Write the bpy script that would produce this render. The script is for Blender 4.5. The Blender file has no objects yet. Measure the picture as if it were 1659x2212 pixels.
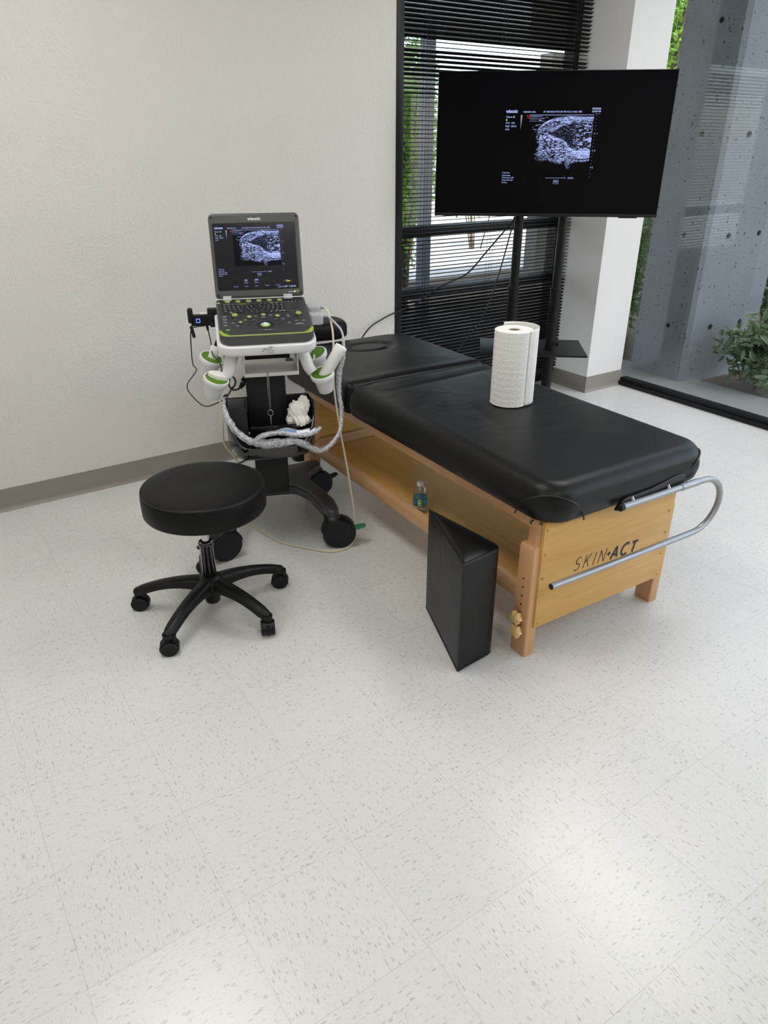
import bpy, bmesh, math, random
import numpy as np
from mathutils import Vector, Matrix
random.seed(7)
S = bpy.context.scene
COL = S.collection
PI = math.pi
def rad(a): return math.radians(a)

# ------------------------------------------------------------------ camera, world, lights, exposure
cd = bpy.data.cameras.new('camera'); cam = bpy.data.objects.new('camera', cd); COL.objects.link(cam)
cd.sensor_fit = 'VERTICAL'; cd.sensor_height = 24.0; cd.lens = 24.0*1560.4/2212
pitch, yaw = 0.47003, 0.98174
fw = Vector((math.cos(pitch)*math.cos(yaw), math.cos(pitch)*math.sin(yaw), -math.sin(pitch)))
rt = Vector((math.sin(yaw), -math.cos(yaw), 0)); up = rt.cross(fw)
cam.matrix_world = Matrix(((rt.x, up.x, -fw.x, 0), (rt.y, up.y, -fw.y, 0), (rt.z, up.z, -fw.z, 1.48672), (0, 0, 0, 1)))
cd.clip_start = .02; cd.clip_end = 200
S.camera = cam
S.view_settings.view_transform = 'Standard'; S.view_settings.look = 'None'
S.view_settings.exposure = 0.12; S.view_settings.gamma = 1.0; S.view_settings.use_curve_mapping = False

W = bpy.data.worlds.new('world'); S.world = W; W.use_nodes = True
nt = W.node_tree; bg = nt.nodes['Background']
sky = nt.nodes.new('ShaderNodeTexSky'); sky.sky_type = 'NISHITA'; sky.sun_disc = False
sky.sun_elevation = rad(52); sky.sun_rotation = rad(150); sky.air_density = 1.0; sky.dust_density = 1.5
hz = nt.nodes.new('ShaderNodeMix'); hz.data_type = 'RGBA'; hz.inputs['Factor'].default_value = .7; hz.inputs['B'].default_value = (1.42, 1.44, 1.46, 1)   # thin bright cloud over the blue
nt.links.new(sky.outputs[0], hz.inputs['A']); nt.links.new(hz.outputs['Result'], bg.inputs[0]); bg.inputs[1].default_value = 1.04
sl = bpy.data.lights.new('sun', 'SUN'); sun = bpy.data.objects.new('sun', sl); COL.objects.link(sun)
sl.energy = 5.0; sl.angle = rad(0.6); sl.color = (1, .95, .86)
sun.rotation_euler = Vector((0.42, 0.62, -1.05)).to_track_quat('-Z', 'Y').to_euler()   # comes over the roof from behind the room, falls outside only
CEIL_EMIT = 9.6
ROOM_H = 2.75

# ------------------------------------------------------------------ materials
def c(r, g, b):
    f = lambda v: (v/255/12.92) if v/255 <= .04045 else ((v/255+.055)/1.055)**2.4
    return (f(r), f(g), f(b), 1)
MATS = {}
def mat(name, col, rough=.5, metal=0, spec=.5, bump=None, var=None, emit=None, coat=0, trans=0, alpha=1, sub=0):
    """bump=(scale,strength,dist)  var=(scale,amount)"""
    m = bpy.data.materials.new(name); m.use_nodes = True; n = m.node_tree; p = n.nodes['Principled BSDF']
    p.inputs['Base Color'].default_value = col; p.inputs['Roughness'].default_value = rough
    p.inputs['Metallic'].default_value = metal; p.inputs['Specular IOR Level'].default_value = spec
    p.inputs['Coat Weight'].default_value = coat
    p.inputs['Transmission Weight'].default_value = trans; p.inputs['Alpha'].default_value = alpha
    if sub: p.inputs['Subsurface Weight'].default_value = sub; p.inputs['Subsurface Radius'].default_value = (.01, .01, .01)
    tc = n.nodes.new('ShaderNodeTexCoord')
    if bump:
        t = n.nodes.new('ShaderNodeTexNoise'); t.inputs['Scale'].default_value = bump[0]; t.inputs['Detail'].default_value = 4
        b = n.nodes.new('ShaderNodeBump'); b.inputs['Strength'].default_value = bump[1]; b.inputs['Distance'].default_value = bump[2]
        n.links.new(tc.outputs['Object'], t.inputs['Vector']); n.links.new(t.outputs[0], b.inputs['Height']); n.links.new(b.outputs[0], p.inputs['Normal'])
    vs, va = var if var else (12, .06)
    t = n.nodes.new('ShaderNodeTexNoise'); t.inputs['Scale'].default_value = vs; t.inputs['Detail'].default_value = 3
    mx = n.nodes.new('ShaderNodeMix'); mx.data_type = 'RGBA'
    mx.inputs['A'].default_value = tuple(v*(1-va) for v in col[:3])+(1,); mx.inputs['B'].default_value = tuple(min(1, v*(1+va)) for v in col[:3])+(1,)
    n.links.new(tc.outputs['Object'], t.inputs['Vector']); n.links.new(t.outputs[0], mx.inputs['Factor']); n.links.new(mx.outputs['Result'], p.inputs['Base Color'])
    if emit: p.inputs['Emission Color'].default_value = emit[0]; p.inputs['Emission Strength'].default_value = emit[1]
    MATS[name] = m; return m
class NT:                                                    # tiny node helper
    def __init__(s, name):
        s.m = bpy.data.materials.new(name); s.m.use_nodes = True; s.n = s.m.node_tree; s.p = s.n.nodes['Principled BSDF']; s.out = s.n.nodes['Material Output']; MATS[name] = s.m
    def new(s, t, **k):
        x = s.n.nodes.new(t)
        for a, v in k.items(): setattr(x, a, v)
        return x
    def link(s, a, b): s.n.links.new(a, b)
    def math(s, op, a, b=None, cc=None):
        x = s.new('ShaderNodeMath', operation=op)
        for i, v in enumerate((a, b, cc)):
            if v is None: continue
            if isinstance(v, (int, float)): x.inputs[i].default_value = v
            else: s.link(v, x.inputs[i])
        return x.outputs[0]
    def mix(s, f, a, b):
        x = s.new('ShaderNodeMix', data_type='RGBA')
        for k, v in (('Factor', f), ('A', a), ('B', b)):
            if isinstance(v, (int, float, tuple)): x.inputs[k].default_value = v
            else: s.link(v, x.inputs[k])
        return x.outputs['Result']

def floor_material():
    t = NT('vinyl_tile'); g = t.new('ShaderNodeTexCoord'); sp = t.new('ShaderNodeSeparateXYZ'); t.link(g.outputs['Object'], sp.inputs[0])
    T = .3048
    x = t.math('DIVIDE', t.math('SUBTRACT', sp.outputs[0], -0.01734), T); y = t.math('DIVIDE', t.math('SUBTRACT', sp.outputs[1], .72322), T)
    ix = t.math('FLOOR', x); iy = t.math('FLOOR', y)
    par = t.math('ABSOLUTE', t.math('MODULO', t.math('ADD', ix, iy), 2.0))
    fx = t.math('ABSOLUTE', t.math('SUBTRACT', t.math('FRACT', x), .5)); fy = t.math('ABSOLUTE', t.math('SUBTRACT', t.math('FRACT', y), .5))
    edge = t.math('MAXIMUM', fx, fy)
    joint = t.math('GREATER_THAN', edge, .4978)
    wn = t.new('ShaderNodeTexWhiteNoise'); wn.noise_dimensions = '2D'; cb = t.new('ShaderNodeCombineXYZ'); t.link(ix, cb.inputs[0]); t.link(iy, cb.inputs[1]); t.link(cb.outputs[0], wn.inputs['Vector'])
    # the fleck direction turns by a quarter on every other tile
    u = t.math('ADD', t.math('MULTIPLY', sp.outputs[0], t.math('SUBTRACT', 1.0, par)), t.math('MULTIPLY', sp.outputs[1], par))
    v = t.math('ADD', t.math('MULTIPLY', sp.outputs[1], t.math('SUBTRACT', 1.0, par)), t.math('MULTIPLY', sp.outputs[0], par))
    def flecks(su, sv, thr, seed, soft, keep):
        cx = t.new('ShaderNodeCombineXYZ'); t.link(t.math('MULTIPLY', u, su), cx.inputs[0]); t.link(t.math('MULTIPLY', v, sv), cx.inputs[1])
        t.link(t.math('ADD', t.math('MULTIPLY', wn.outputs[0], 40.0), seed), cx.inputs[2])
        no = t.new('ShaderNodeTexNoise'); no.inputs['Scale'].default_value = 2.2; t.link(cx.outputs[0], no.inputs['Vector'])
        vm = t.new('ShaderNodeVectorMath', operation='ADD'); sc = t.new('ShaderNodeVectorMath', operation='SCALE'); sc.inputs['Scale'].default_value = 1.1
        t.link(no.outputs['Color'], sc.inputs[0]); t.link(cx.outputs[0], vm.inputs[0]); t.link(sc.outputs[0], vm.inputs[1])
        vo = t.new('ShaderNodeTexVoronoi'); vo.inputs['Scale'].default_value = 1.0; t.link(vm.outputs[0], vo.inputs['Vector'])
        sepc = t.new('ShaderNodeSeparateColor'); t.link(vo.outputs['Color'], sepc.inputs[0])
        lim = t.math('MULTIPLY', t.math('MULTIPLY', sepc.outputs[0], sepc.outputs[0]), thr)
        d = t.math('SUBTRACT', lim, vo.outputs['Distance'])
        msk = t.math('MULTIPLY', d, soft); msk.node.use_clamp = True
        msk = t.math('MULTIPLY', msk, t.math('GREATER_THAN', sepc.outputs[2], keep))
        return t.math('MULTIPLY', msk, t.math('ADD', t.math('MULTIPLY', sepc.outputs[1], .75), .25))
    f1 = flecks(72, 235, .60, 0.0, 7.0, .12); f2 = flecks(34, 95, .40, 9.0, 6.0, .72); f3 = flecks(110, 260, .62, 21.0, 6.0, .25)
    base = t.mix(wn.outputs[0], c(215, 214, 210), c(219, 217, 213))
    mo = t.new('ShaderNodeTexNoise'); mo.inputs['Scale'].default_value = 60; mo.inputs['Detail'].default_value = 3; t.link(g.outputs['Object'], mo.inputs['Vector'])
    base = t.mix(t.math('MULTIPLY', mo.outputs[0], .22), base, c(204, 203, 199))
    a = t.mix(t.math('MULTIPLY', f3, .24), base, c(150, 150, 146)); a = t.mix(t.math('MULTIPLY', f1, .46), a, c(112, 112, 108)); a = t.mix(t.math('MULTIPLY', f2, .45), a, c(122, 123, 118))
    a = t.mix(t.math('MULTIPLY', joint, .28), a, c(120, 118, 112))
    t.link(a, t.p.inputs['Base Color'])
    rn = t.new('ShaderNodeTexNoise'); rn.inputs['Scale'].default_value = 180; rn.inputs['Detail'].default_value = 2; t.link(g.outputs['Object'], rn.inputs['Vector'])
    t.link(t.math('ADD', t.math('MULTIPLY', rn.outputs[0], .12), .20), t.p.inputs['Roughness'])
    bp = t.new('ShaderNodeBump'); bp.inputs['Strength'].default_value = .12; bp.inputs['Distance'].default_value = .001; t.link(rn.outputs[0], bp.inputs['Height']); t.link(bp.outputs[0], t.p.inputs['Normal'])
    return t.m
def wood(name, c1, c2, su, axis, rough=.42, sc=1.0):
    """streaky grain running along the given local axis"""
    t = NT(name); g = t.new('ShaderNodeTexCoord'); mp = t.new('ShaderNodeMapping'); t.link(g.outputs['Object'], mp.inputs[0])
    s = [26*sc]*3; s[axis] = su*sc; mp.inputs['Scale'].default_value = s
    n1 = t.new('ShaderNodeTexNoise'); n1.inputs['Scale'].default_value = 1; n1.inputs['Detail'].default_value = 6; n1.inputs['Distortion'].default_value = 1.2; t.link(mp.outputs[0], n1.inputs['Vector'])
    mp2 = t.new('ShaderNodeMapping'); s2 = [150*sc]*3; s2[axis] = 7*sc; mp2.inputs['Scale'].default_value = s2; t.link(g.outputs['Object'], mp2.inputs[0])
    n2 = t.new('ShaderNodeTexNoise'); n2.inputs['Scale'].default_value = 1; n2.inputs['Detail'].default_value = 2; t.link(mp2.outputs[0], n2.inputs['Vector'])
    f = t.math('ADD', t.math('MULTIPLY', n1.outputs[0], 1.5), t.math('MULTIPLY', n2.outputs[0], .5)); f = t.math('SUBTRACT', f, .5); f.node.use_clamp = True
    t.link(t.mix(f, c1, c2), t.p.inputs['Base Color']); t.p.inputs['Roughness'].default_value = rough
    return t.m
def leather(name, base, rough=.4, bs=.35):
    t = NT(name); g = t.new('ShaderNodeTexCoord')
    n1 = t.new('ShaderNodeTexNoise'); n1.inputs['Scale'].default_value = 420; n1.inputs['Detail'].default_value = 2; t.link(g.outputs['Object'], n1.inputs['Vector'])
    mp = t.new('ShaderNodeMapping'); mp.inputs['Scale'].default_value = (5, 9, 5); mp.inputs['Rotation'].default_value = (0, 0, .5); t.link(g.outputs['Object'], mp.inputs[0])
    n2 = t.new('ShaderNodeTexNoise'); n2.inputs['Scale'].default_value = 1; n2.inputs['Detail'].default_value = 3; n2.inputs['Distortion'].default_value = 1.5; t.link(mp.outputs[0], n2.inputs['Vector'])
    b1 = t.new('ShaderNodeBump'); b1.inputs['Strength'].default_value = .10; b1.inputs['Distance'].default_value = .0006; t.link(n1.outputs[0], b1.inputs['Height'])
    b2 = t.new('ShaderNodeBump'); b2.inputs['Strength'].default_value = bs; b2.inputs['Distance'].default_value = .008; t.link(n2.outputs[0], b2.inputs['Height']); t.link(b1.outputs[0], b2.inputs['Normal'])
    t.link(b2.outputs[0], t.p.inputs['Normal']); t.p.inputs['Base Color'].default_value = base; t.p.inputs['Specular IOR Level'].default_value = .30
    t.link(t.math('ADD', t.math('MULTIPLY', n2.outputs[0], .12), rough-.06), t.p.inputs['Roughness'])
    return t.m
def thin_glass(name, tint, refl=1.0):
    t = NT(name); tr = t.new('ShaderNodeBsdfTransparent'); tr.inputs[0].default_value = tint; gl = t.new('ShaderNodeBsdfGlossy'); gl.inputs['Roughness'].default_value = .01
    ge = t.new('ShaderNodeNewGeometry'); dp_ = t.new('ShaderNodeVectorMath', operation='DOT_PRODUCT'); t.link(ge.outputs['Incoming'], dp_.inputs[0]); t.link(ge.outputs['Normal'], dp_.inputs[1])
    f5 = t.math('POWER', t.math('SUBTRACT', 1.0, t.math('ABSOLUTE', dp_.outputs['Value'])), 5.0); fr = t.math('ADD', t.math('MULTIPLY', f5, .96), .04); mx = t.new('ShaderNodeMixShader')
    t.link(t.math('MULTIPLY', fr, refl), mx.inputs[0]); t.link(tr.outputs[0], mx.inputs[1]); t.link(gl.outputs[0], mx.inputs[2]); t.link(mx.outputs[0], t.out.inputs[0])
    return t.m
def concrete(name):
    t = NT(name); g = t.new('ShaderNodeTexCoord')
    n1 = t.new('ShaderNodeTexNoise'); n1.inputs['Scale'].default_value = 2.2; n1.inputs['Detail'].default_value = 6; t.link(g.outputs['Object'], n1.inputs['Vector'])
    a = t.mix(n1.outputs[0], c(100, 104, 108), c(130, 134, 138))
    v = t.new('ShaderNodeTexVoronoi'); v.inputs['Scale'].default_value = 38; t.link(g.outputs['Object'], v.inputs['Vector'])
    sp = t.new('ShaderNodeSeparateColor'); t.link(v.outputs['Color'], sp.inputs[0])
    lim = t.math('MULTIPLY', t.math('POWER', sp.outputs[0], 6.0), .42)
    pit = t.math('MULTIPLY', t.math('SUBTRACT', lim, v.outputs['Distance']), 14.0); pit.node.use_clamp = True
    v2 = t.new('ShaderNodeTexVoronoi'); v2.inputs['Scale'].default_value = 95; t.link(g.outputs['Object'], v2.inputs['Vector'])
    sp2 = t.new('ShaderNodeSeparateColor'); t.link(v2.outputs['Color'], sp2.inputs[0])
    pit2 = t.math('MULTIPLY', t.math('SUBTRACT', t.math('MULTIPLY', t.math('POWER', sp2.outputs[0], 4.5), .46), v2.outputs['Distance']), 14.0); pit2.node.use_clamp = True
    pm = t.math('MAXIMUM', pit, pit2)
    a = t.mix(t.math('MULTIPLY', pm, .85), a, c(62, 66, 72)); t.link(a, t.p.inputs['Base Color']); t.p.inputs['Roughness'].default_value = .85
    b = t.new('ShaderNodeBump'); b.inputs['Strength'].default_value = .5; b.inputs['Distance'].default_value = .004; b.invert = True; t.link(pm, b.inputs['Height']); t.link(b.outputs[0], t.p.inputs['Normal'])
    return t.m
def leaf_mat(name, c1, c2):
    t = NT(name); g = t.new('ShaderNodeTexCoord'); n1 = t.new('ShaderNodeTexNoise'); n1.inputs['Scale'].default_value = 9; t.link(g.outputs['Object'], n1.inputs['Vector'])
    col = t.mix(n1.outputs[0], c1, c2)
    d = t.new('ShaderNodeBsdfDiffuse'); tr = t.new('ShaderNodeBsdfTranslucent'); gl = t.new('ShaderNodeBsdfGlossy'); gl.inputs['Roughness'].default_value = .4
    t.link(col, d.inputs[0]); t.link(col, tr.inputs[0]); m1 = t.new('ShaderNodeMixShader'); m1.inputs[0].default_value = .45; t.link(d.outputs[0], m1.inputs[1]); t.link(tr.outputs[0], m1.inputs[2])
    m2 = t.new('ShaderNodeMixShader'); m2.inputs[0].default_value = .06; t.link(m1.outputs[0], m2.inputs[1]); t.link(gl.outputs[0], m2.inputs[2]); t.link(m2.outputs[0], t.out.inputs[0])
    return t.m
def grille_mat(name, base, hole, sx, sy, rad_, rough=.5, hexa=True):
    """rows of small round holes laid over the local xy plane"""
    t = NT(name); g = t.new('ShaderNodeTexCoord'); sp = t.new('ShaderNodeSeparateXYZ'); t.link(g.outputs['Object'], sp.inputs[0])
    y = t.math('MULTIPLY', sp.outputs[1] if hexa != 'xz' else sp.outputs[2], sy); row = t.math('FLOOR', y)
    x = t.math('ADD', t.math('MULTIPLY', sp.outputs[0], sx), t.math('MULTIPLY', row, .5))
    dx = t.math('SUBTRACT', t.math('FRACT', x), .5); dy = t.math('SUBTRACT', t.math('FRACT', y), .5)
    d = t.math('SQRT', t.math('ADD', t.math('MULTIPLY', dx, dx), t.math('MULTIPLY', dy, dy)))
    t.link(t.mix(t.math('LESS_THAN', d, rad_), base, hole), t.p.inputs['Base Color']); t.p.inputs['Roughness'].default_value = rough
    return t.m

def quilt_material():
    t = NT('paper_quilt'); g = t.new('ShaderNodeTexCoord'); vo = t.new('ShaderNodeTexVoronoi'); vo.inputs['Scale'].default_value = 150; vo.inputs['Randomness'].default_value = .55; t.link(g.outputs['Object'], vo.inputs['Vector'])
    b = t.new('ShaderNodeBump'); b.inputs['Strength'].default_value = .8; b.inputs['Distance'].default_value = .0022; t.link(vo.outputs['Distance'], b.inputs['Height']); t.link(b.outputs[0], t.p.inputs['Normal'])
    t.p.inputs['Base Color'].default_value = c(240, 238, 233); t.p.inputs['Roughness'].default_value = .9
M = MATS
floor_material()
mat('wall_paint', c(214, 210, 203), .75, bump=(95, .75, .006), var=(3, .02))
mat('pillar_paint', c(222, 220, 217), .85, bump=(60, .15, .003), var=(3, .02))
mat('ceiling_tile', c(225, 224, 220), .9, bump=(150, .3, .002))
mat('cove_base', c(136, 129, 121), .45, var=(5, .04))
mat('black_frame', c(10, 10, 11), .45, spec=.3)
mat('blind_black', c(10, 10, 12), .4, spec=.4)
mat('vinyl_black', c(12, 12, 13), .42)
leather('leather', c(11, 11, 12), .40, .20)
leather('stool_leather', c(9, 9, 9), .46, .10); MATS['stool_leather'].node_tree.nodes['Principled BSDF'].inputs['Specular IOR Level'].default_value = .2
leather('wedge_leather', c(7, 7, 8), .38, .14)
wood('laminate', c(216, 174, 100), c(194, 146, 74), 1.6, 0, .38)
wood('laminate_side', c(218, 168, 92), c(196, 142, 66), 1.6, 1, .38)
wood('beech_up', c(212, 168, 122), c(188, 140, 96), 1.8, 2, .4)
wood('beech_along', c(208, 166, 122), c(186, 140, 98), 1.8, 1, .4)
wood('beech_across', c(208, 166, 122), c(186, 140, 98), 1.8, 0, .4)
mat('knob_wood', c(214, 178, 122), .35)
mat('brass', c(190, 150, 80), .3, 1)
mat('steel', c(200, 200, 200), .22, 1)
mat('grey_tube', c(158, 160, 162), .3, .55)
mat('hole_dark', c(18, 15, 12), .8)
mat('black_plastic', c(12, 12, 13), .45, spec=.32, bump=(500, .08, .0004))
mat('black_satin', c(9, 9, 10), .38, spec=.32)
mat('gloss_black', c(12, 11, 13), .10, coat=.6)
mat('wheel_grey', c(27, 28, 33), .5, spec=.3)
mat('column_black', c(28, 29, 31), .5, spec=.35, bump=(400, .06, .0004))
mat('base_grey', c(66, 66, 70), .30, .3)
mat('white_plastic', c(232, 232, 232), .35)
mat('white_plate', c(214, 212, 206), .4)
mat('lime', c(148, 178, 40), .4)
mat('lime_soft', c(158, 172, 92), .4)
mat('cup_green', c(84, 128, 14), .45)
mat('laptop_grey', c(80, 80, 79), .45, .1)
mat('deck_grey', c(50, 50, 52), .5)
mat('deck_dark', c(30, 30, 32), .5)
mat('key_dark', c(50, 50, 52), .45)
mat('key_mark', c(190, 190, 190), .5)
mat('button_grey', c(112, 118, 120), .4)
mat('silver', c(196, 196, 198), .3, .6)
mat('connector_grey', c(178, 180, 182), .35, .2)
mat('ball_white', c(205, 215, 228), .15, coat=.5)
mat('cable_beige', c(216, 206, 178), .45)
mat('cable_grey', c(176, 178, 182), .45)
mat('cable_black', c(16, 16, 17), .45)
mat('tube_white', c(236, 235, 231), .38)
mat('paper', c(238, 236, 231), .9, bump=(150, .55, .003), sub=.1)
quilt_material()
mat('glove_cream', c(243, 239, 229), .7, sub=.2, bump=(60, .3, .003))
mat('cardboard', c(150, 128, 96), .9)
mat('text_white', c(235, 235, 235), .5)
mat('text_dark', c(38, 34, 32), .5)
mat('brake_green', c(40, 120, 80), .4)
mat('led_green', c(160, 255, 90), .4, emit=(c(160, 255, 90), 1.2))
mat('led_blue', c(60, 90, 255), .4, emit=(c(110, 130, 255), 1.6))
mat('shine_black', c(2, 2, 5), .10, spec=.16)
mat('laptop_glass', c(26, 27, 34), .16, spec=.5)
mat('tube_panel', (1, 1, 1, 1), .5, emit=((1, .985, .962, 1), CEIL_EMIT))
mat('ui_text', (0, 0, 0, 1), .5, spec=0, emit=(c(170, 185, 240), 1.0))
mat('ui_yellow', (0, 0, 0, 1), .5, spec=0, emit=(c(235, 225, 90), .9))
mat('ui_red', (0, 0, 0, 1), .5, spec=0, emit=(c(210, 50, 40), .9))
mat('ui_dim', (0, 0, 0, 1), .5, spec=.3, emit=(c(38, 38, 46), 1.0))
mat('label_teal', c(20, 96, 112), .35)
mat('label_blue', c(60, 110, 170), .35)
mat('label_lime', c(196, 200, 80), .35)
mat('label_green', c(70, 110, 50), .35)
mat('packet_white', c(238, 240, 246), .3)
mat('packet_blue', c(120, 150, 190), .3)
mat('packet_red', c(190, 50, 50), .3)
mat('soil', c(78, 66, 52), .95, bump=(30, .6, .02), var=(20, .4))
mat('patio', c(124, 124, 121), .8, bump=(60, .2, .002), var=(8, .1))
mat('pavement', c(205, 203, 198), .85, var=(2, .05))
mat('stucco', c(232, 232, 228), .85)
mat('soffit_black', c(7, 7, 8), .8)
mat('grey_column', c(104, 114, 132), .8)
mat('brown_wall', c(112, 108, 102), .85)
mat('bark', c(96, 82, 66), .9, bump=(40, .6, .01))
concrete('concrete')
leaf_mat('leaf_sun', c(120, 172, 56), c(176, 212, 92))
leaf_mat('leaf_mid', c(58, 98, 44), c(112, 148, 68))
leaf_mat('leaf_grey', c(78, 104, 66), c(130, 152, 108))
thin_glass('window_glass', (.93, .955, .96, 1), 1.0); thin_glass('side_glass', (.91, .935, .94, 1), .85)   # each face of the pane mirrors a little
def film_material():
    t = NT('sleeve'); g = t.new('ShaderNodeTexCoord'); n1 = t.new('ShaderNodeTexNoise'); n1.inputs['Scale'].default_value = 45; n1.inputs['Detail'].default_value = 4; n1.inputs['Distortion'].default_value = 2.5; t.link(g.outputs['Object'], n1.inputs['Vector'])
    b = t.new('ShaderNodeBump'); b.inputs['Strength'].default_value = 1; b.inputs['Distance'].default_value = .004; t.link(n1.outputs[0], b.inputs['Height']); t.link(b.outputs[0], t.p.inputs['Normal'])
    t.p.inputs['Base Color'].default_value = c(228, 228, 232); t.p.inputs['Roughness'].default_value = .18
    m = t.math('MULTIPLY', t.math('SUBTRACT', n1.outputs[0], .42), 5.0); m.node.use_clamp = True; t.link(t.math('ADD', t.math('MULTIPLY', m, .42), .22), t.p.inputs['Alpha'])
film_material()
thin_glass('pet', (.93, .95, .955, 1), 2.2)
mat('cap_white', c(205, 200, 204), .3, alpha=.9)
grille_mat('vent_holes', c(66, 66, 66), (0.004, .004, .004, 1), 160, 190, .36)
grille_mat('speaker_holes', c(92, 92, 90), c(40, 40, 40), 330, 380, .3, hexa='xz')
def vcol_emit(name, base):
    t = NT(name); a = t.new('ShaderNodeVertexColor'); a.layer_name = 'scan'
    t.link(a.outputs[0], t.p.inputs['Emission Color']); t.p.inputs['Emission Strength'].default_value = 1.0; t.p.inputs['Base Color'].default_value = base; t.p.inputs['Roughness'].default_value = .12; t.p.inputs['Specular IOR Level'].default_value = .16
vcol_emit('scan_image', (0, 0, 0, 1)); vcol_emit('scan_image_lcd', c(20, 21, 27))

# ------------------------------------------------------------------ mesh helpers
class MB:
    def __init__(s): s.b = bmesh.new()
    def _merge(s, o, mtx=None):
        if mtx is not None: bmesh.ops.transform(o, matrix=mtx, verts=o.verts)
        me = bpy.data.meshes.new('tmp'); o.to_mesh(me); o.free(); s.b.from_mesh(me); bpy.data.meshes.remove(me); return s
    def box(s, x0, x1, y0, y1, z0, z1, bev=0, seg=2, m=None):
        o = bmesh.new(); bmesh.ops.create_cube(o, size=1)
        for v in o.verts: v.co = Vector(((v.co.x+.5)*(x1-x0)+x0, (v.co.y+.5)*(y1-y0)+y0, (v.co.z+.5)*(z1-z0)+z0))
        if bev: bmesh.ops.bevel(o, geom=o.edges[:], offset=bev, segments=seg, profile=.5, affect='EDGES')
        return s._merge(o, m)
    def rings(s, rings, closed=True, cap0=True, cap1=True, m=None):
        o = bmesh.new(); R = [[o.verts.new(p) for p in r] for r in rings]; n = len(rings[0])
        for a, b in zip(R, R[1:]):
            for i in range(n if closed else n-1):
                j = (i+1) % n
                try: o.faces.new((a[i], a[j], b[j], b[i]))
                except ValueError: pass
        if cap0 and closed: o.faces.new(R[0][::-1])
        if cap1 and closed: o.faces.new(R[-1])
        return s._merge(o, m)
    def lathe(s, prof, n=32, m=None, sx=1, sy=1):
        """prof = [(r,z)...]"""
        return s.rings([[(r*sx*math.cos(2*PI*i/n), r*sy*math.sin(2*PI*i/n), z) for i in range(n)] for r, z in prof], cap0=prof[0][0] > 1e-6, cap1=prof[-1][0] > 1e-6, m=m)
    def cyl(s, p, q, r, n=20, r2=None, bev=0):
        p, q = Vector(p), Vector(q); L = (q-p).length; mt = Matrix.Translation(p) @ (q-p).to_track_quat('Z', 'Y').to_matrix().to_4x4(); r2 = r if r2 is None else r2
        pr = [(r, 0), (r2, L)] if not bev else [(r-bev, 0), (r, bev), (r2, L-bev), (r2-bev, L)]
        return s.lathe(pr, n, mt)
    def tube(s, pts, r, n=8, res=6, closed=False, wob=0, smooth=True, cap=True):
        pts = [Vector(p) for p in pts]; rr = r if isinstance(r, (list, tuple)) else None
        if smooth: pts, rad_ = catmull(pts, res, closed, rr)
        else: rad_ = rr
        T = []
        for i in range(len(pts)):
            a = pts[i-1] if (i > 0 or closed) else pts[i]; b = pts[(i+1) % len(pts)] if (i < len(pts)-1 or closed) else pts[i]
            T.append((b-a).normalized())
        N = T[0].orthogonal().normalized(); rings = []
        for i, p in enumerate(pts):
            N = (N - T[i]*N.dot(T[i])).normalized(); B = T[i].cross(N); R = rad_[i] if rad_ else r
            ring = []
            for k in range(n):
                a = 2*PI*k/n; w = R*(1+wob*random.uniform(-1, 1)) if wob else R
                ring.append(p+N*math.cos(a)*w+B*math.sin(a)*w)
            rings.append(ring)
        if closed: rings.append(rings[0])
        return s.rings(rings, cap0=cap and not closed, cap1=cap and not closed)
    def slab(s, poly, z0, z1, bt=0, bb=0, seg=4, m=None, zf=None):
        """flat outline with rounded top and bottom edges"""
        prof = []
        if bb: prof += [(bb*(1-math.sin(a)), z0+bb*(1-math.cos(a))) for a in [PI/2*k/seg for k in range(seg+1)]]
        else: prof += [(0, z0)]
        if bt: prof += [(bt*(1-math.cos(a)), z1-bt*(1-math.sin(a))) for a in [PI/2*k/seg for k in range(seg+1)]]
        else: prof += [(0, z1)]
        return s.rings([[(x, y, z) for x, y in inset(poly, d)] for d, z in prof], m=m)
    def wall(s, poly, t, z0, z1, m=None):                        # an open-topped shell of thickness t
        i = inset(poly, t)
        return s.rings([[(x, y, z0) for x, y in i], [(x, y, z0) for x, y in poly], [(x, y, z1) for x, y in poly], [(x, y, z1) for x, y in i], [(x, y, z0) for x, y in i]], cap0=False, cap1=False, m=m)
    def poly(s, pts): s.b.faces.new([s.b.verts.new(p) for p in pts]); return s
    def xf(s, m): bmesh.ops.transform(s.b, matrix=m, verts=s.b.verts); return s
    def build(s, name, m, parent=None, smooth=True, ang=35, recalc=True):
        if recalc: bmesh.ops.recalc_face_normals(s.b, faces=s.b.faces)
        me = bpy.data.meshes.new(name); s.b.to_mesh(me); s.b.free()
        for mm in (m if isinstance(m, (list, tuple)) else [m]): me.materials.append(MATS[mm] if isinstance(mm, str) else mm)
        if smooth and len(me.polygons):
            me.polygons.foreach_set('use_smooth', [True]*len(me.polygons)); me.set_sharp_from_angle(angle=rad(ang))
        o = bpy.data.objects.new(name, me); COL.objects.link(o)
        if parent: o.parent = parent
        return o
def catmull(P, res, closed, R):
    out, ro = [], []; n = len(P); rng = range(n if closed else n-1)
    for i in rng:
        g = lambda k: P[k % n] if closed else P[max(0, min(n-1, k))]
        p0, p1, p2, p3 = g(i-1), g(i), g(i+1), g(i+2)
        for k in range(res):
            t = k/res; out.append(.5*((2*p1)+(p2-p0)*t+(2*p0-5*p1+4*p2-p3)*t*t+(3*p1-p0-3*p2+p3)*t**3))
            if R: ro.append(R[i % n]*(1-t)+R[(i+1) % n]*t)
    if not closed:
        out.append(P[-1].copy())
        if R: ro.append(R[-1])
    return out, (ro if R else None)
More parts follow.
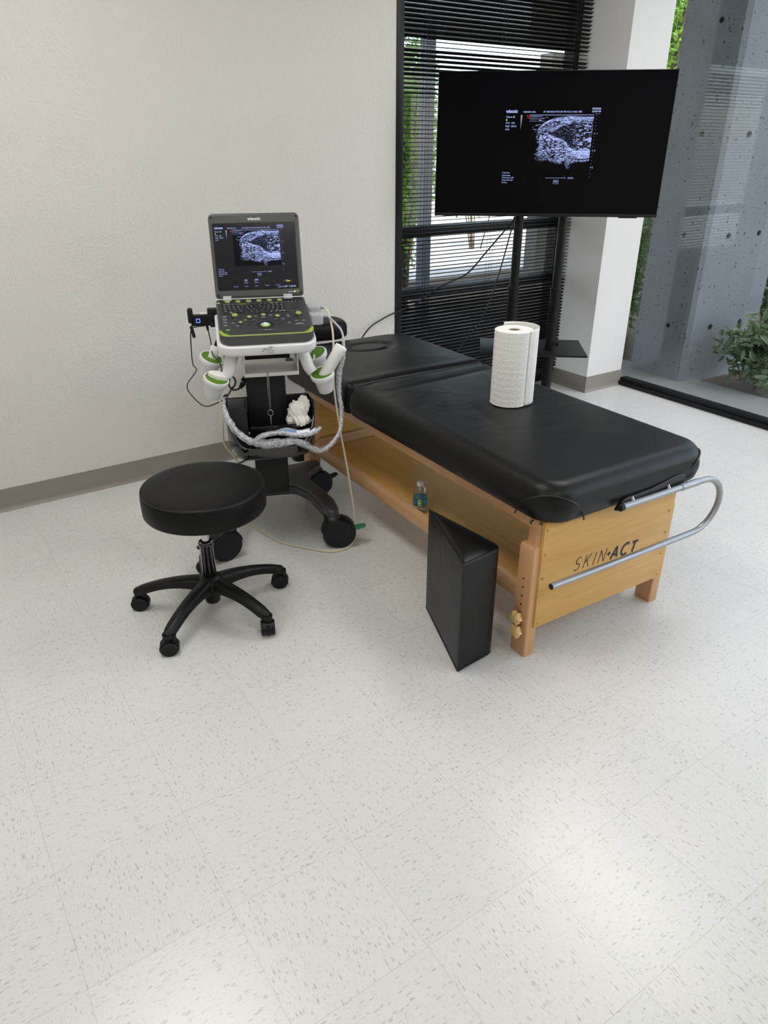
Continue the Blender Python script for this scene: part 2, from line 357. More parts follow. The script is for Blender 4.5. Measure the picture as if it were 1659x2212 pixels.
def inset(poly, d):
    if not d: return list(poly)
    n = len(poly); A = sum(poly[i][0]*poly[(i+1) % n][1]-poly[(i+1) % n][0]*poly[i][1] for i in range(n)); sg = 1 if A > 0 else -1; out = []
    for i in range(n):
        a, p, b = Vector(poly[i-1]), Vector(poly[i]), Vector(poly[(i+1) % n])
        e1 = (p-a).normalized(); e2 = (b-p).normalized(); n1 = Vector((-e1.y, e1.x))*sg; n2 = Vector((-e2.y, e2.x))*sg
        m = (n1+n2); m = m/max(m.length_squared, .3)*2; q = p+m*d; out.append((q.x, q.y))
    return out
def rrect(x0, x1, y0, y1, r, n=6):
    if not isinstance(r, (list, tuple)): r = [r]*4
    P = []
    for (cx, cy, a0), rr in zip([(x1, y1, 0), (x0, y1, 90), (x0, y0, 180), (x1, y0, 270)], r):
        sx = -1 if cx == x1 else 1; sy = -1 if cy == y1 else 1
        for k in range(n+1):
            a = rad(a0+90*k/n); P.append((cx+sx*rr+rr*math.cos(a), cy+sy*rr+rr*math.sin(a)))
    return P
def roundpoly(pts, r, n=5):
    """round every corner of an outline; r a number or a list"""
    out = []; N = len(pts)
    for i in range(N):
        p = Vector(pts[i]); a = Vector(pts[i-1]); b = Vector(pts[(i+1) % N]); ri = r[i] if isinstance(r, (list, tuple)) else r
        d = min(ri, (a-p).length*.48, (b-p).length*.48); s_ = p+(a-p).normalized()*d; e_ = p+(b-p).normalized()*d
        for k in range(n+1):
            t = k/n; q = s_*(1-t)**2+p*2*t*(1-t)+e_*t*t; out.append((q.x, q.y))
    return out
def props(o, label=None, cat=None, group=None, kind=None):
    for k, v in (('label', label), ('category', cat), ('group', group), ('kind', kind)):
        if v: o[k] = v
    return o
def thing(name, label, cat, loc=(0, 0, 0), rz=0, group=None):
    o = bpy.data.objects.new(name, None); COL.objects.link(o); o.location = loc; o.rotation_euler = (0, 0, rz); o.empty_display_size = .1
    return props(o, label, cat, group)
def struct(o): o['kind'] = 'structure'; return o
def copy_tree(o, parent=None):
    d = o.copy(); COL.objects.link(d)
    if parent is not None: d.parent = parent
    for ch in [x for x in bpy.data.objects if x.parent == o]: copy_tree(ch, d)
    return d
FONT_CACHE = {}
def text_mb(items, mb=None, extrude=0.0):
    """items: (string, x, y, size, align[, shear, bold]) in a local xy plane; returns an MB"""
    mb = mb or MB()
    for it in items:
        s, x, y, size, al = it[:5]; sh = it[5] if len(it) > 5 else 0; off = it[6] if len(it) > 6 else 0; sxx = it[7] if len(it) > 7 else 1
        cu = bpy.data.curves.new('t', 'FONT'); cu.body = s; cu.size = size; cu.align_x = al; cu.shear = sh; cu.offset = off; cu.extrude = extrude; cu.resolution_u = 2
        ob = bpy.data.objects.new('t', cu); COL.objects.link(ob); dg = bpy.context.evaluated_depsgraph_get(); dg.update()
        me = bpy.data.meshes.new_from_object(ob.evaluated_get(dg)); me.transform(Matrix.Translation((x, y, 0)) @ Matrix.Diagonal((sxx, 1, 1, 1)))
        mb.b.from_mesh(me); bpy.data.objects.remove(ob); bpy.data.curves.remove(cu); bpy.data.meshes.remove(me)
    return mb
def frame_mtx(o, ex, ey, ez):
    o, ex, ey, ez = Vector(o), Vector(ex).normalized(), Vector(ey).normalized(), Vector(ez).normalized()
    return Matrix(((ex.x, ey.x, ez.x, o.x), (ex.y, ey.y, ez.y, o.y), (ex.z, ey.z, ez.z, o.z), (0, 0, 0, 1)))

# ------------------------------------------------------------------ the room
YB, XG = 3.405, 4.10
X0, Y0 = -3.2, -3.6
struct(MB().box(X0, XG, Y0, 3.62, -.12, 0).build('floor', 'vinyl_tile', smooth=False))
struct(MB().box(X0-.1, XG+.1, Y0-.1, 3.75, ROOM_H, ROOM_H+.12).build('ceiling', 'ceiling_tile', smooth=False))
struct(MB().box(X0, 2.347, YB, YB+.2, 0, ROOM_H).build('wall_back', 'wall_paint', smooth=False))
struct(MB().box(X0-.15, X0, Y0, 3.6, 0, ROOM_H).build('wall_left', 'wall_paint', smooth=False))
struct(MB().box(X0-.15, XG+.1, Y0-.15, Y0, 0, ROOM_H).build('wall_front', 'wall_paint', smooth=False))
struct(MB().box(3.742, 4.085, 3.165, 3.62, 0, ROOM_H).build('wall_corner', 'pillar_paint', smooth=False))
def cove(path, name):
    """vinyl cove base: flat strip with a toe flaring out over the floor; path = [(x,y)...], outward to the right of travel"""
    prof = [(0, .104), (.003, .1045), (.0035, .10), (.0035, .022), (.006, .012), (.013, .004), (.016, .0015), (.016, 0), (0, 0)]
    m = MB(); rings = []; n = len(path)
    for i in range(n):
        p = Vector(path[i]); a = Vector(path[i-1]) if i else None; b = Vector(path[i+1]) if i < n-1 else None
        N = Vector((0, 0))
        for e in ([p-a] if a is not None else [])+([b-p] if b is not None else []):
            e.normalize(); N += Vector((e.y, -e.x))
        N = N/N.length_squared*(1 if (a is None or b is None) else 2)
        rings.append([(p.x+N.x*d, p.y+N.y*d, z) for d, z in prof])
    m.rings(rings); return struct(m.build(name, 'cove_base', ang=50))
cove([(X0, YB), (2.347, YB)], 'baseboard_back')
cove([(3.742, 3.6), (3.742, 3.165), (4.085, 3.165)], 'baseboard_corner')
cove([(X0, Y0), (X0, YB)], 'baseboard_left')

# window behind the blind: black frame from floor to ceiling, glass outside the slats
wf = MB(); yw = 3.53
wf.box(2.347, 2.392, YB-.004, yw+.08, 0, ROOM_H, .003)
wf.box(3.70, 3.742, yw, yw+.08, 0, ROOM_H); wf.box(2.347, 3.742, yw, yw+.08, 0, .07); wf.box(2.347, 3.742, yw, yw+.08, 2.66, ROOM_H)
for z, t in ((1.02, .05), (.685, .045), (.07, .03)): wf.box(2.39, 3.71, yw, yw+.07, z, z+t, .003)
w1 = struct(wf.build('window_1', 'black_frame'))
struct(MB().box(2.39, 3.71, yw+.03, yw+.036, .07, 2.68).build('window_pane', 'window_glass', w1, smooth=False))
# glass wall on the right: low black sill, uprights further along
gf = MB(); gf.box(XG-.01, XG+.05, Y0, 3.165, 0, .05, .003); gf.box(XG-.028, XG+.012, Y0, 3.165, 0, .028, .003); gf.box(XG-.01, XG+.06, Y0, 3.165, 2.66, ROOM_H)
for y in (1.05, -.95, -2.95): gf.box(XG-.01, XG+.07, y-.03, y+.03, 0, ROOM_H)
w2 = struct(gf.build('window_2', 'black_frame'))
struct(MB().box(XG+.015, XG+.023, Y0, 3.165, .04, 2.68).build('window_pane', 'side_glass', w2, smooth=False))

# ceiling lights (recessed panels; two of them glare back off the floor)
def ceiling_light(x, y, sx=.60, sy=1.2, label=''):
    t = thing('ceiling_light', label, 'ceiling light', (x, y, ROOM_H), 0, 'recessed ceiling panels')
    MB().box(-sx/2, sx/2, -sy/2, sy/2, -.012, -.004).build('diffuser', 'tube_panel', t, smooth=False)
    MB().wall([(-sx/2-.02, -sy/2-.02), (sx/2+.02, -sy/2-.02), (sx/2+.02, sy/2+.02), (-sx/2-.02, sy/2+.02)], .02, -.016, 0).build('frame', 'white_plate', t, smooth=False)
for x, y, l in ((2.85, 1.75, 'recessed panel light over the window end of the treatment table'), (.35, 2.0, 'recessed panel light nearest the plain back wall'), (.3, -1.3, 'recessed panel light behind the camera'), (-1.9, .4, 'recessed panel light by the left wall'), (2.6, -1.4, 'recessed panel light by the glass wall behind the camera')):
    ceiling_light(x, y, label=l)

# ------------------------------------------------------------------ window blind
bl = thing('window_blind', 'black horizontal mini blind, slats half open, over the tall window', 'blind', (0, 3.455, 0))
sb = MB(); z = .125
while z < 2.60:
    r = []; tilt = rad(28 if z < .64 else 15 if z < .70 else 3 if z < 1.45 else -5 if z < 1.72 else -14 if z < 1.80 else -26 if (z < 1.925 or z > 1.955) else -2)        # the outer lengths of the ladder hang more closed
    for k in range(5):
        q = (k-2)/4*.0255; crown = .0024*(1-(k-2)**2/4)
        r.append((q*math.cos(tilt), q*math.sin(tilt)+crown))      # the room edge hangs lower
    w = random.uniform(-.0006, .0006)
    ringA = [(2.402, y, z+w+h_) for y, h_ in r]; ringB = [(3.7395, y, z+w+h_+random.uniform(-.0006, .0006)) for y, h_ in r]
    sb.rings([ringA, ringB], closed=False); z += .0205
sb.build('slats', 'blind_black', bl, recalc=False)
MB().box(2.40, 3.725, -.02, .02, 2.60, 2.65, .003).build('head_rail', 'blind_black', bl)
MB().box(2.402, 3.722, -.013, .013, .085, .105, .004).build('bottom_rail', 'blind_black', bl)
for x in (2.56, 3.06, 3.60):
    l = MB()
    for dy in (-.0135, .0135):
        l.cyl((x, dy, .10), (x, dy, 2.6), .0009, 5)
    l.cyl((x+.02, -.014, .10), (x+.02, -.014, 2.6), .0007, 5); l.build('ladder_cord', 'blind_black', bl)

# ------------------------------------------------------------------ treatment table
BX, BY, BR = 1.433, 1.31, rad(-1.9)
bed = thing('treatment_table', 'wooden treatment table with long black padded top and lower shelf', 'treatment table', (BX, BY, 0), BR)
bw, blen = .61, 1.60
def loft_pad(x0, x1, y0, y1, z0, z1, rc, rt_, disp=None, n=10, name='cushion', parent=None, m='leather', rb=.02):
    base = rrect(x0, x1, y0, y1, rc, 14)
    # extra points along the straight sides so that folds have vertices to bend
    P = []
    for i in range(len(base)):
        a, b = Vector(base[i]), Vector(base[(i+1) % len(base)]); k = max(1, int((b-a).length/.03))
        for j in range(k): q = a.lerp(b, j/k); P.append((q.x, q.y))
    rings = []; cx, cy = (x0+x1)/2, (y0+y1)/2
    for k in range(4): a = PI/2*k/3; rings.append([(x, y, z0+rb*(1-math.cos(a))) for x, y in inset(P, rb*(1-math.sin(a)))])
    for k in range(1, 4): rings.append([(x, y, z0+rb+(z1-rt_-z0-rb)*k/4) for x, y in inset(P, -.004*math.sin(PI*k/4))])
    for k in range(n): a = PI/2*k/(n-1); rings.append([(x, y, z1-rt_*(1-math.sin(a))) for x, y in inset(P, rt_*(1-math.cos(a)))])
    last = inset(P, rt_); nk = 26; my0, my1 = y0+(x1-x0)/2, y1-(x1-x0)/2
    for k in range(1, nk+1):
        s = k/nk
        rings.append([(x+(cx-x)*s, y+((min(max(y, my0), my1) if my1 > my0 else cy)-y)*s, z1+.006*math.sin(PI/2*s)) for x, y in last])
    if disp: rings = [[(x, y, z+disp(x, y, z)) for x, y, z in r] for r in rings]
    mb = MB(); mb.rings(rings, cap1=False)
    bmesh.ops.remove_doubles(mb.b, verts=mb.b.verts, dist=.0004)
    return mb.build(name, m, parent, ang=60)
def gauss(x, y, cx, cy, ang, l, w): 
    dx, dy = x-cx, y-cy; u = dx*math.cos(ang)+dy*math.sin(ang); v = -dx*math.sin(ang)+dy*math.cos(ang); return math.exp(-(u/l)**2-(v/w)**2)
def close_gap(z, top, rt_, t):
    return .78*(top-z)*max(0, min(1, t)) if z > top-rt_ else 0
def d_main(x, y, z):
    g_ = close_gap(z, .624, .052, (y-1.045)/.05)*max(0, min(1, (x+.032)/.12, (.682-x)/.12)) if z > .572 else 0
    if z < .60: return g_
    h = g_+.004*gauss(x, y, .32, 1.08, 0, .5, .05) - .005*gauss(x, y, .3, .98, .08, .35, .02)
    for cx, cy, a, l, w, s in ((.10, .78, .75, .12, .012, -.004), (.16, .72, .8, .10, .010, .004), (.07, .90, .3, .12, .012, -.003), (.5, .82, 1.2, .12, .02, .003), (.2, .5, 1.3, .14, .02, -.0025), (.42, .35, .4, .16, .03, -.003)):
        h += s*gauss(x, y, cx, cy, a, l, w)
    return h
def d_head(x, y, z):
    g_ = close_gap(z, .628, .036, (1.16-y)/.04)*max(0, min(1, (x+.032)/.12, (.682-x)/.12)) if z > .592 else 0
    if z < .60: return g_
    h = g_+.005*gauss(x, y, .3, 1.15, 0, .4, .03)
    r = math.hypot((x-.36)/.115, (y-1.60)/.075); h -= .010*math.exp(-((r-1.0)/.16)**2); h -= .004*math.exp(-(r/1.6)**2)
    return h
mt = loft_pad(-.032, .682, -.062, 1.1085, .498, .624, [.036, .036, .095, .095], .052, d_main, name='mattress', parent=bed, rb=.03)
hd = loft_pad(-.030, .682, 1.1095, 1.80, .499, .628, [.13, .13, .036, .036], .036, d_head, name='head_cushion', parent=bed)
plug = MB().slab([(.36+.088*math.cos(a*PI/20), 1.60+.055*math.sin(a*PI/20)) for a in range(40)], .60, .628, .008).build('face_hole_plug', 'leather', hd)
# stitched piping round the corner patches of the mattress
def seam(pts, parent, nm='piping', r=.0022): return MB().tube(pts, r, 6, 6).build(nm, 'vinyl_black', parent)
def corner_path(side, k, n, z, reach=.045, R_=.095, rt_=.052, top=.624):
    """walks the mattress surface from the long side, round the corner, to the front"""
    L = reach*2+R_*PI/2; d = L*k/n; x0, y0 = (-.032, -.062); zz = max(0, z-(top-rt_)); ins = rt_-math.sqrt(max(0, rt_*rt_-zz*zz))-.0022
    if d < reach: p = (x0+ins, y0+R_+reach-d)
    elif d < reach+R_*PI/2: a = (d-reach)/R_; p = (x0+R_-(R_-ins)*math.cos(a), y0+R_-(R_-ins)*math.sin(a))
    else: p = (x0+R_+d-reach-R_*PI/2, y0+ins)
    return (p[0], p[1], z) if side < 0 else (.650-p[0], p[1], z)
for side in (-1, 1):
    n = 26; seam([corner_path(side, k, n, .502+.092*max(0, math.sin(PI*k/n))**.6) for k in range(n+1)], mt, r=.0026)
# frame
MB().box(.010, .034, 0.02, blen, .452, .494, .003).build('side_rail', 'beech_along', bed)
MB().box(bw-.034, bw-.010, 0.02, blen, .452, .494, .003).build('side_rail', 'beech_along', bed)
MB().box(.004, .026, .07, blen-.03, .185, .245, .004).build('lower_rail', 'beech_along', bed)
MB().box(bw-.026, bw-.004, .07, blen-.03, .185, .245, .004).build('lower_rail', 'beech_along', bed)
MB().box(.03, bw-.03, blen-.07, blen-.045, .20, .245, .002).build('crossbar', 'beech_across', bed)
MB().box(.026, bw-.026, .02, blen-.03, .187, .199).build('shelf', 'laminate_side', bed, smooth=False)
ep = MB().box(.012, bw+.0, -.008, .006, .113, .492, .0015).build('end_panel', 'laminate', bed)
MB().box(.03, bw-.03, blen-.045, blen-.032, .24, .47).build('head_panel', 'laminate', bed, smooth=False)
for x in (.012, bw-.052):
    for y in (.008, blen-.06):
        MB().box(x, x+.04, y, y+.05, .12, .475, .003).build('corner_post', 'beech_up', bed)
def bed_leg(x, y, far=False):
    sx = -1 if x < .3 else 1
    lg = MB(); pr = roundpoly([(x, y), (x+.042, y), (x+.042, y+.068), (x, y+.068)], .006, 3)
    lg.rings([[(a, b, z) for a, b in inset(pr, d)] for d, z in ((.001, 0), (0, .002), (0, .390), (.003, .400), (.006, .403))]); o = lg.build('leg', 'beech_up', bed)
    hx = x if sx < 0 else x+.042
    for k in range(8):
        if sx < 0 and y < 1: h = MB(); h.cyl((hx+.001, y+.036, .285-.032*k), (hx-.0008, y+.036, .285-.032*k), .0034, 10); h.build('peg_hole', 'hole_dark', o)
    return o
def knob(x, y, z):
    k = MB(); P = []
    for i in range(60): a = 2*PI*i/60; r_ = .0205*(1+.16*math.cos(6*a)); P.append((r_*math.cos(a), r_*math.sin(a)))
    k.slab(P, .010, .028, .004, .003, m=None); k.cyl((0, 0, 0), (0, 0, .012), .010, 16)
    k.slab([(x_*.62, y_*.62) for x_, y_ in P], .027, .0305, .002); k.xf(frame_mtx((x, y, z), (0, 1, 0), (0, 0, 1), (-1, 0, 0))); return k.build('adjusting_knob', 'knob_wood', bed)
for x in (-.012, bw-.022):
    for y in (0.0, blen-.075): bed_leg(x, y)
knob(-.012, .034, .146); knob(-.012, .030, .096)
for x, zs in ((.024, 5), (bw-.018, 5)):
    for k in range(zs):
        s = MB(); s.lathe([(.0055, 0), (.0055, .0008), (.0035, .002), (0, .0022)], 12); s.box(-.004, .004, -.0006, .0006, .0018, .0026); s.xf(frame_mtx((x, -.008, .128+.084*k), (1, 0, 0), (0, 0, 1), (0, -1, 0))); s.build('screw', 'brass', ep)
for y, nm in ((.045, 'bolt'), (blen-.03, 'bolt')):
    s = MB(); s.lathe([(.008, 0), (.008, .002), (.006, .006), (0, .0065)], 14); s.xf(frame_mtx((.010, y, .474), (0, 1, 0), (0, 0, 1), (-1, 0, 0))); s.build(nm, 'steel', bed)
s = MB(); s.lathe([(.006, 0), (.006, .001), (0, .002)], 12); s.xf(frame_mtx((.004, .47, .215), (0, 1, 0), (0, 0, 1), (-1, 0, 0))); s.build('bolt', 'brass', bed)
# lettering on the end panel
def strokes(mb, lines, w, ox, oy, sc, sh=.25):
    for L_ in lines:
        P = [Vector((ox+(x+y*sh)*sc, oy+y*sc)) for x, y in L_]; a_, b_ = [], []
        for i, p in enumerate(P):
            t = ((P[min(i+1, len(P)-1)]-P[max(i-1, 0)])).normalized(); n_ = Vector((-t.y, t.x))*w/2; a_.append((p+n_)); b_.append((p-n_))
        mb.rings([[(q.x, q.y, 0), (r_.x, r_.y, 0)] for q, r_ in zip(a_, b_)], closed=False)
arcp = lambda cx, cy, rx, ry, a0, a1, n=14: [(cx+rx*math.cos(rad(a0+(a1-a0)*i/n)), cy+ry*math.sin(rad(a0+(a1-a0)*i/n))) for i in range(n+1)]
GL = {'S': [arcp(.30, .73, .22, .26, 35, 270, 12)[:-1]+arcp(.28, .25, .25, .25, 90, -150, 12)], 'K': [[(0, 0), (0, 1)], [(.5, 1), (.02, .42)], [(.16, .60), (.52, 0)]], 'I': [[(0, 0), (0, 1)]],
      'N': [[(0, 0), (0, 1)], [(0, 1), (.56, 0)], [(.56, 0), (.56, 1)]], '+': [[(0, .5), (.34, .5)], [(.17, .33), (.17, .67)]], 'A': [[(0, 0), (.36, 1)], [(.36, 1), (.72, 0)], [(.13, .32), (.60, .32)]],
      'C': [arcp(.42, .5, .42, .5, 50, 310, 18)], 'T': [[(0, .93), (.66, .93)], [(.33, .93), (.33, 0)]]}
h_ = .046
for ch, x, w in (('S', 0, .0034), ('K', .045, .0034), ('I', .090, .0034), ('N', .112, .0034), ('+', .147, .006), ('A', .171, .0095), ('C', .217, .0095), ('T', .262, .0095)):
    t_ = MB(); strokes(t_, GL[ch], w, x+.004, -.014*x/.3, h_*(.9 if w > .009 else 1)); t_.xf(frame_mtx((.150, -.0086, .279), (1, 0, 0), (0, 0, 1), (0, -1, 0))); t_.build('letter', 'text_dark', ep, smooth=False)
# U shaped roll bar hung under the mattress front
rb = []
zc, rr_ = .415, .098; xr = .628
up_ = [(.245, -.080, .513), (.37, -.080, .512), (.51, -.080, .512), (.615, -.080, .511)]
lo_ = [(.608, -.080, .316), (.45, -.080, .316), (.27, -.080, .316), (-.012, -.080, .318)]
arc = [(xr+.098*math.sin(a)*1.2, -.080, .4135+.0975*math.cos(a)) for a in [PI*k/12 for k in range(1, 12)]]
bar = MB().tube(up_+arc+lo_, .0105, 14, 5).build('roll_bar', 'grey_tube', bed, ang=60)
s = MB(); s.cyl((.238, -.080, .513), (.255, -.080, .513), .0118, 16, bev=.002); s.build('end_cap', 'black_satin', bar)
s = MB(); s.cyl((-.0130, -.080, .318), (-.0115, -.080, .318), .0085, 16); s.build('end_cap', 'hole_dark', bar)
s = MB(); s.cyl((.52, -.080, .512), (.60, -.080, .511), .0122, 16); s.build('sleeve_joint', 'grey_tube', bar)
for x in (.30, .465): s = MB(); s.cyl((x, -.080, .515), (x+.004, -.066, .528), .0065, 12); s.build('bracket', 'steel', bar)
s = MB(); pl = roundpoly([(.232, .497), (.262, .533), (.385, .536), (.515, .556), (.555, .548), (.54, .513), (.26, .497)], .02, 4)
s.rings([[(x, -.062, z) for x, z in pl], [(x, -.070, z) for x, z in pl], [(x, -.0715, z) for x, z in inset(pl, .003)]]); s.build('mount_pad', 'vinyl_black', bar)

# ------------------------------------------------------------------ things on and round the table
# paper towel roll
pr = thing('paper_towel_roll', 'white quilted paper towel roll standing on the black mattress', 'paper towel roll', (1.822, 1.893, .6315))
R = .0685; H = .272
def quilt(ang, z): return .0005*math.cos(ang*10+z*146)*math.cos(ang*10-z*146)
rm = MB(); n = 120; nz = 90
rings = [[(.021*math.cos(2*PI*i/n), .021*math.sin(2*PI*i/n), .004) for i in range(n)], [(R-.004)*1 and ((R-.004)*math.cos(2*PI*i/n), (R-.004)*math.sin(2*PI*i/n), .0) for i in range(n)]]
for k in range(nz+1):
    z = .002+(H-.004)*k/nz; rings.append([((R+quilt(2*PI*i/n, z))*math.cos(2*PI*i/n), (R+quilt(2*PI*i/n, z))*math.sin(2*PI*i/n), z) for i in range(n)])
rings += [[(q*math.cos(2*PI*i/n), q*math.sin(2*PI*i/n), H+dz) for i in range(n)] for q, dz in ((R-.004, 0), (R-.02, -.001), (.034, -.001), (.024, 0), (.0215, -.003), (.021, -.10))]
rm.rings(rings, cap0=False, cap1=False).build('roll', 'paper_quilt', pr, ang=60)
cm = MB(); cm.rings([[(q*math.cos(2*PI*i/32), q*math.sin(2*PI*i/32), z) for i in range(32)] for q, z in ((.0212, .005), (.0212, H-.004), (.0200, H-.004), (.0200, .005))], cap0=False, cap1=False).build('cardboard_core', 'cardboard', pr)
fl = MB(); rr = []
for k in range(40):                                               # loose outer sheet lifting off the right-hand side
    t = k/39; a = rad(72-150*t); q = R+.0012+.033*(math.sin(PI*min(1, .22+.78*t))**1.1); rr.append((q*math.cos(a), q*math.sin(a)))
fr_ = [[(x, y, .002+z_*(H+.004)) for x, y in rr] for z_ in [j/30 for j in range(31)]]
fl.rings(fr_, closed=False); fo = fl.build('loose_sheet', 'paper_quilt', pr, ang=60); sm = fo.modifiers.new('s', 'SOLIDIFY'); sm.thickness = .0006

# water bottle on the lower shelf
wb = thing('water_bottle', 'small clear water bottle with teal label standing on the table shelf', 'water bottle', (1.530, 2.035, .2))
wb.scale = (.96, .96, .86)
BH = .150
b = MB(); rings = []
prof = [(.020, .002), (.025, .0), (.0275, .006), (.0285, .020), (.0275, .028), (.0285, .036), (.0285, .075), (.0275, .080), (.0285, .086), (.0275, .096), (.023, .112), (.017, .124), (.0125, .131), (.0122, .137)]
for r_, z in prof:
    rings.append([(r_*(1+(.03*math.cos(5*a) if z < .03 else .012*math.cos(8*a)*(z > .085)))*math.cos(a), r_*(1+(.03*math.cos(5*a) if z < .03 else .012*math.cos(8*a)*(z > .085)))*math.sin(a), z) for a in [2*PI*i/40 for i in range(40)]])
b.rings(rings).build('bottle_body', 'pet', wb, ang=60)
lb = MB().lathe([(.0285, .038), (.0292, .038), (.0292, .074), (.0285, .074)], 40).build('bottle_label', 'label_teal', wb, ang=60)
def patch(a0, a1, z0, z1, rr, m, nm, par):
    p = MB(); k = 8; p.rings([[(rr*math.cos(rad(a0+(a1-a0)*i/k)), rr*math.sin(rad(a0+(a1-a0)*i/k)), z) for i in range(k+1)] for z in (z0, z1)], closed=False); return p.build(nm, m, par)
patch(215, 243, .041, .071, .02935, 'label_lime', 'emblem', lb); patch(219, 239, .046, .066, .02945, 'label_green', 'emblem_centre', lb)
patch(170, 205, .046, .066, .02935, 'label_blue', 'picture', lb); patch(255, 285, .044, .069, .02935, 'label_blue', 'picture', lb)
tx = text_mb([('R', 0, 0, .016, 'CENTER', 0, .0003)]); a = rad(229)
tx.xf(frame_mtx((.0297*math.cos(a), .0297*math.sin(a), .050), (-math.sin(a), math.cos(a), 0), (0, 0, 1), (math.cos(a), math.sin(a), 0))); tx.build('letter', 'text_white', lb, smooth=False)
MB().lathe([(.0148, .130), (.0148, .1465), (.0135, .149), (0, .149)], 36).build('cap', 'cap_white', wb)

# black wedge bolster standing on end
wd = thing('wedge_bolster', 'black vinyl wedge cushion standing on end against the table leg', 'wedge cushion', (1.288, 1.49, 0))
tri = roundpoly([(-.093, -.119), (.070, -.105), (.040, .229)], [.006, .030, .010], 6)
T_ = []
for i in range(len(tri)):
    a, b_ = Vector(tri[i]), Vector(tri[(i+1) % len(tri)]); k = max(1, int((b_-a).length/.02))
    for j in range(k): q = a.lerp(b_, j/k); T_.append((q.x, q.y))
ctr = Vector((.006, .002))
wm = MB(); rings = []
for sc_, z in ((.90, .001), (.975, .0), (1, .008), (1.004, .06), (1.006, .15), (1.006, .25), (1.004, .34), (1, .392), (.985, .399), (.94, .402), (.6, .4035), (.25, .404)):
    rings.append([(ctr.x+(x-ctr.x)*sc_, ctr.y+(y-ctr.y)*sc_, z) for x, y in T_])
cv = wm.rings(rings).build('cover', 'wedge_leather', wd, ang=60)
for zz in (.395, .007): MB().tube([(x, y, zz) for x, y in T_][::2], .0019, 6, 2, closed=True, smooth=False).build('piping', 'vinyl_black', cv)
MB().tube([(-.0918, -.1178, z) for z in (.008, .1, .2, .3, .395)], .0024, 6, 2).build('piping', 'vinyl_black', cv)
# black headrest behind the head end
hr = thing('headrest_cushion', 'black rounded headrest cushion beyond the head of the table', 'cushion', (1.715, 3.24, .60), rad(-12))
MB().slab(rrect(-.19, .19, -.11, .11, .10, 12), .02, .105, .035, .02, 6).build('pad', 'stool_leather', hr)
MB().cyl((0, 0, -.599), (0, 0, .03), .02, 16).build('post', 'black_satin', hr)
MB().slab(rrect(-.14, .14, -.10, .10, .03), -.60, -.57, .008).build('base', 'black_plastic', hr)

# ------------------------------------------------------------------ rolling stool
st = thing('rolling_stool', 'round black padded stool on five castors in front of the scanner cart', 'stool', (.692, 2.134, 0))
SR = .203; off = (.016, .006)
pr_ = [(SR-.03, .398), (SR-.004, .400), (SR, .406), (SR+.001, .44), (SR, .474), (SR-.004, .482), (SR-.010, .4855), (SR-.03, .4875), (SR*.6, .4905), (SR*.25, .4885), (0, .488)]
sm_ = Matrix.Translation((off[0], off[1], 0))
seat = MB().lathe(pr_, 96, sm_).build('seat', 'stool_leather', st, ang=60)
MB().tube([(off[0]+(SR-.003)*math.cos(a), off[1]+(SR-.003)*math.sin(a), .4815) for a in [2*PI*k/64 for k in range(64)]], .0022, 6, 1, closed=True, smooth=True).build('piping', 'vinyl_black', seat)
MB().lathe([(.0135, .20), (.0135, .40)], 24, Matrix.Translation((0, 0, 0))).build('gas_lift', 'steel', st)
MB().lathe([(.060, .385), (.075, .399)], 24, sm_).build('seat_plate', 'black_satin', st)
MB().lathe([(.023, .085), (.0245, .09), (.0235, .262), (.0262, .266), (.0268, .274), (.0245, .279), (.0165, .277), (.016, .25)], 32).build('column_cover', 'gloss_black', st)
MB().lathe([(.022, .035), (.026, .04), (.028, .060), (.033, .085), (.048, .100), (.046, .128), (.032, .142), (.022, .146)], 32).build('hub', 'black_plastic', st)
cast_pos = [(.473, 2.284), (.473, 1.971), (.791, 1.888), (.961, 2.138), (.761, 2.391)]
def small_castor(parent):
    k = MB()                                                       # hood
    rings = []
    for i in range(13):
        a = rad(-20+220*i/12); rings.append([(q*math.cos(a)*1.0, w, .026+q*math.sin(a)) for q, w in ((.0285, -.0145), (.0285, .0145), (.020, .0145), (.020, -.0145))])
    k.rings(rings); k.cyl((-.012, 0, .040), (-.012, 0, .074), .011, 16); k.box(-.026, .024, -.004, .004, .012, .046)
    o = k.build('castor', 'black_plastic', parent)
    for s in (-1, 1):
        w_ = MB(); w_.lathe([(.010, -.004), (.0245, -.0065), (.026, -.004), (.026, .005), (.0235, .0075), (.014, .006), (0, .006)], 28); w_.xf(frame_mtx((0, s*.0135, .026), (1, 0, 0), (0, 0, s*1), (0, s*1, 0))); w_.build('wheel', 'black_satin', o)
    return o
proto = None
heads = [rad(152), rad(158), rad(248), rad(150), rad(120)]
for i, (x, y) in enumerate(cast_pos):
    d = Vector((x-.692, y-2.134)); L = d.length; a = math.atan2(d.y, d.x)
    lg = MB(); rings = []
    for k in range(13):
        t = k/12; r_ = .02+(L+.010-.02)*t; zt = .136-.052*t**2.1; th_ = .046-.016*t-.012*math.sin(PI*t); hw = .027-.0075*t
        if k == 12: hw *= .45
        if k == 11: hw *= .9
        rings.append([(r_, -hw, zt-th_), (r_, hw, zt-th_), (r_, hw, zt-.010), (r_, hw*.62, zt), (r_, 0, zt+.0012), (r_, -hw*.62, zt), (r_, -hw, zt-.010)])
    lg.rings(rings); lg.cyl((L-.002, 0, .066), (L-.002, 0, .078), .017, 18)
    lg.xf(Matrix.Rotation(a, 4, 'Z')); lg.build('leg', 'black_plastic', st, ang=50)
    if proto is None: cst = proto = small_castor(st)
    else: cst = copy_tree(proto, st)
    cst.location = (d.x*(1-.004/L), d.y*(1-.004/L), 0); cst.scale = (1.12, 1.12, 1.0); cst.rotation_euler = (0, 0, heads[i])

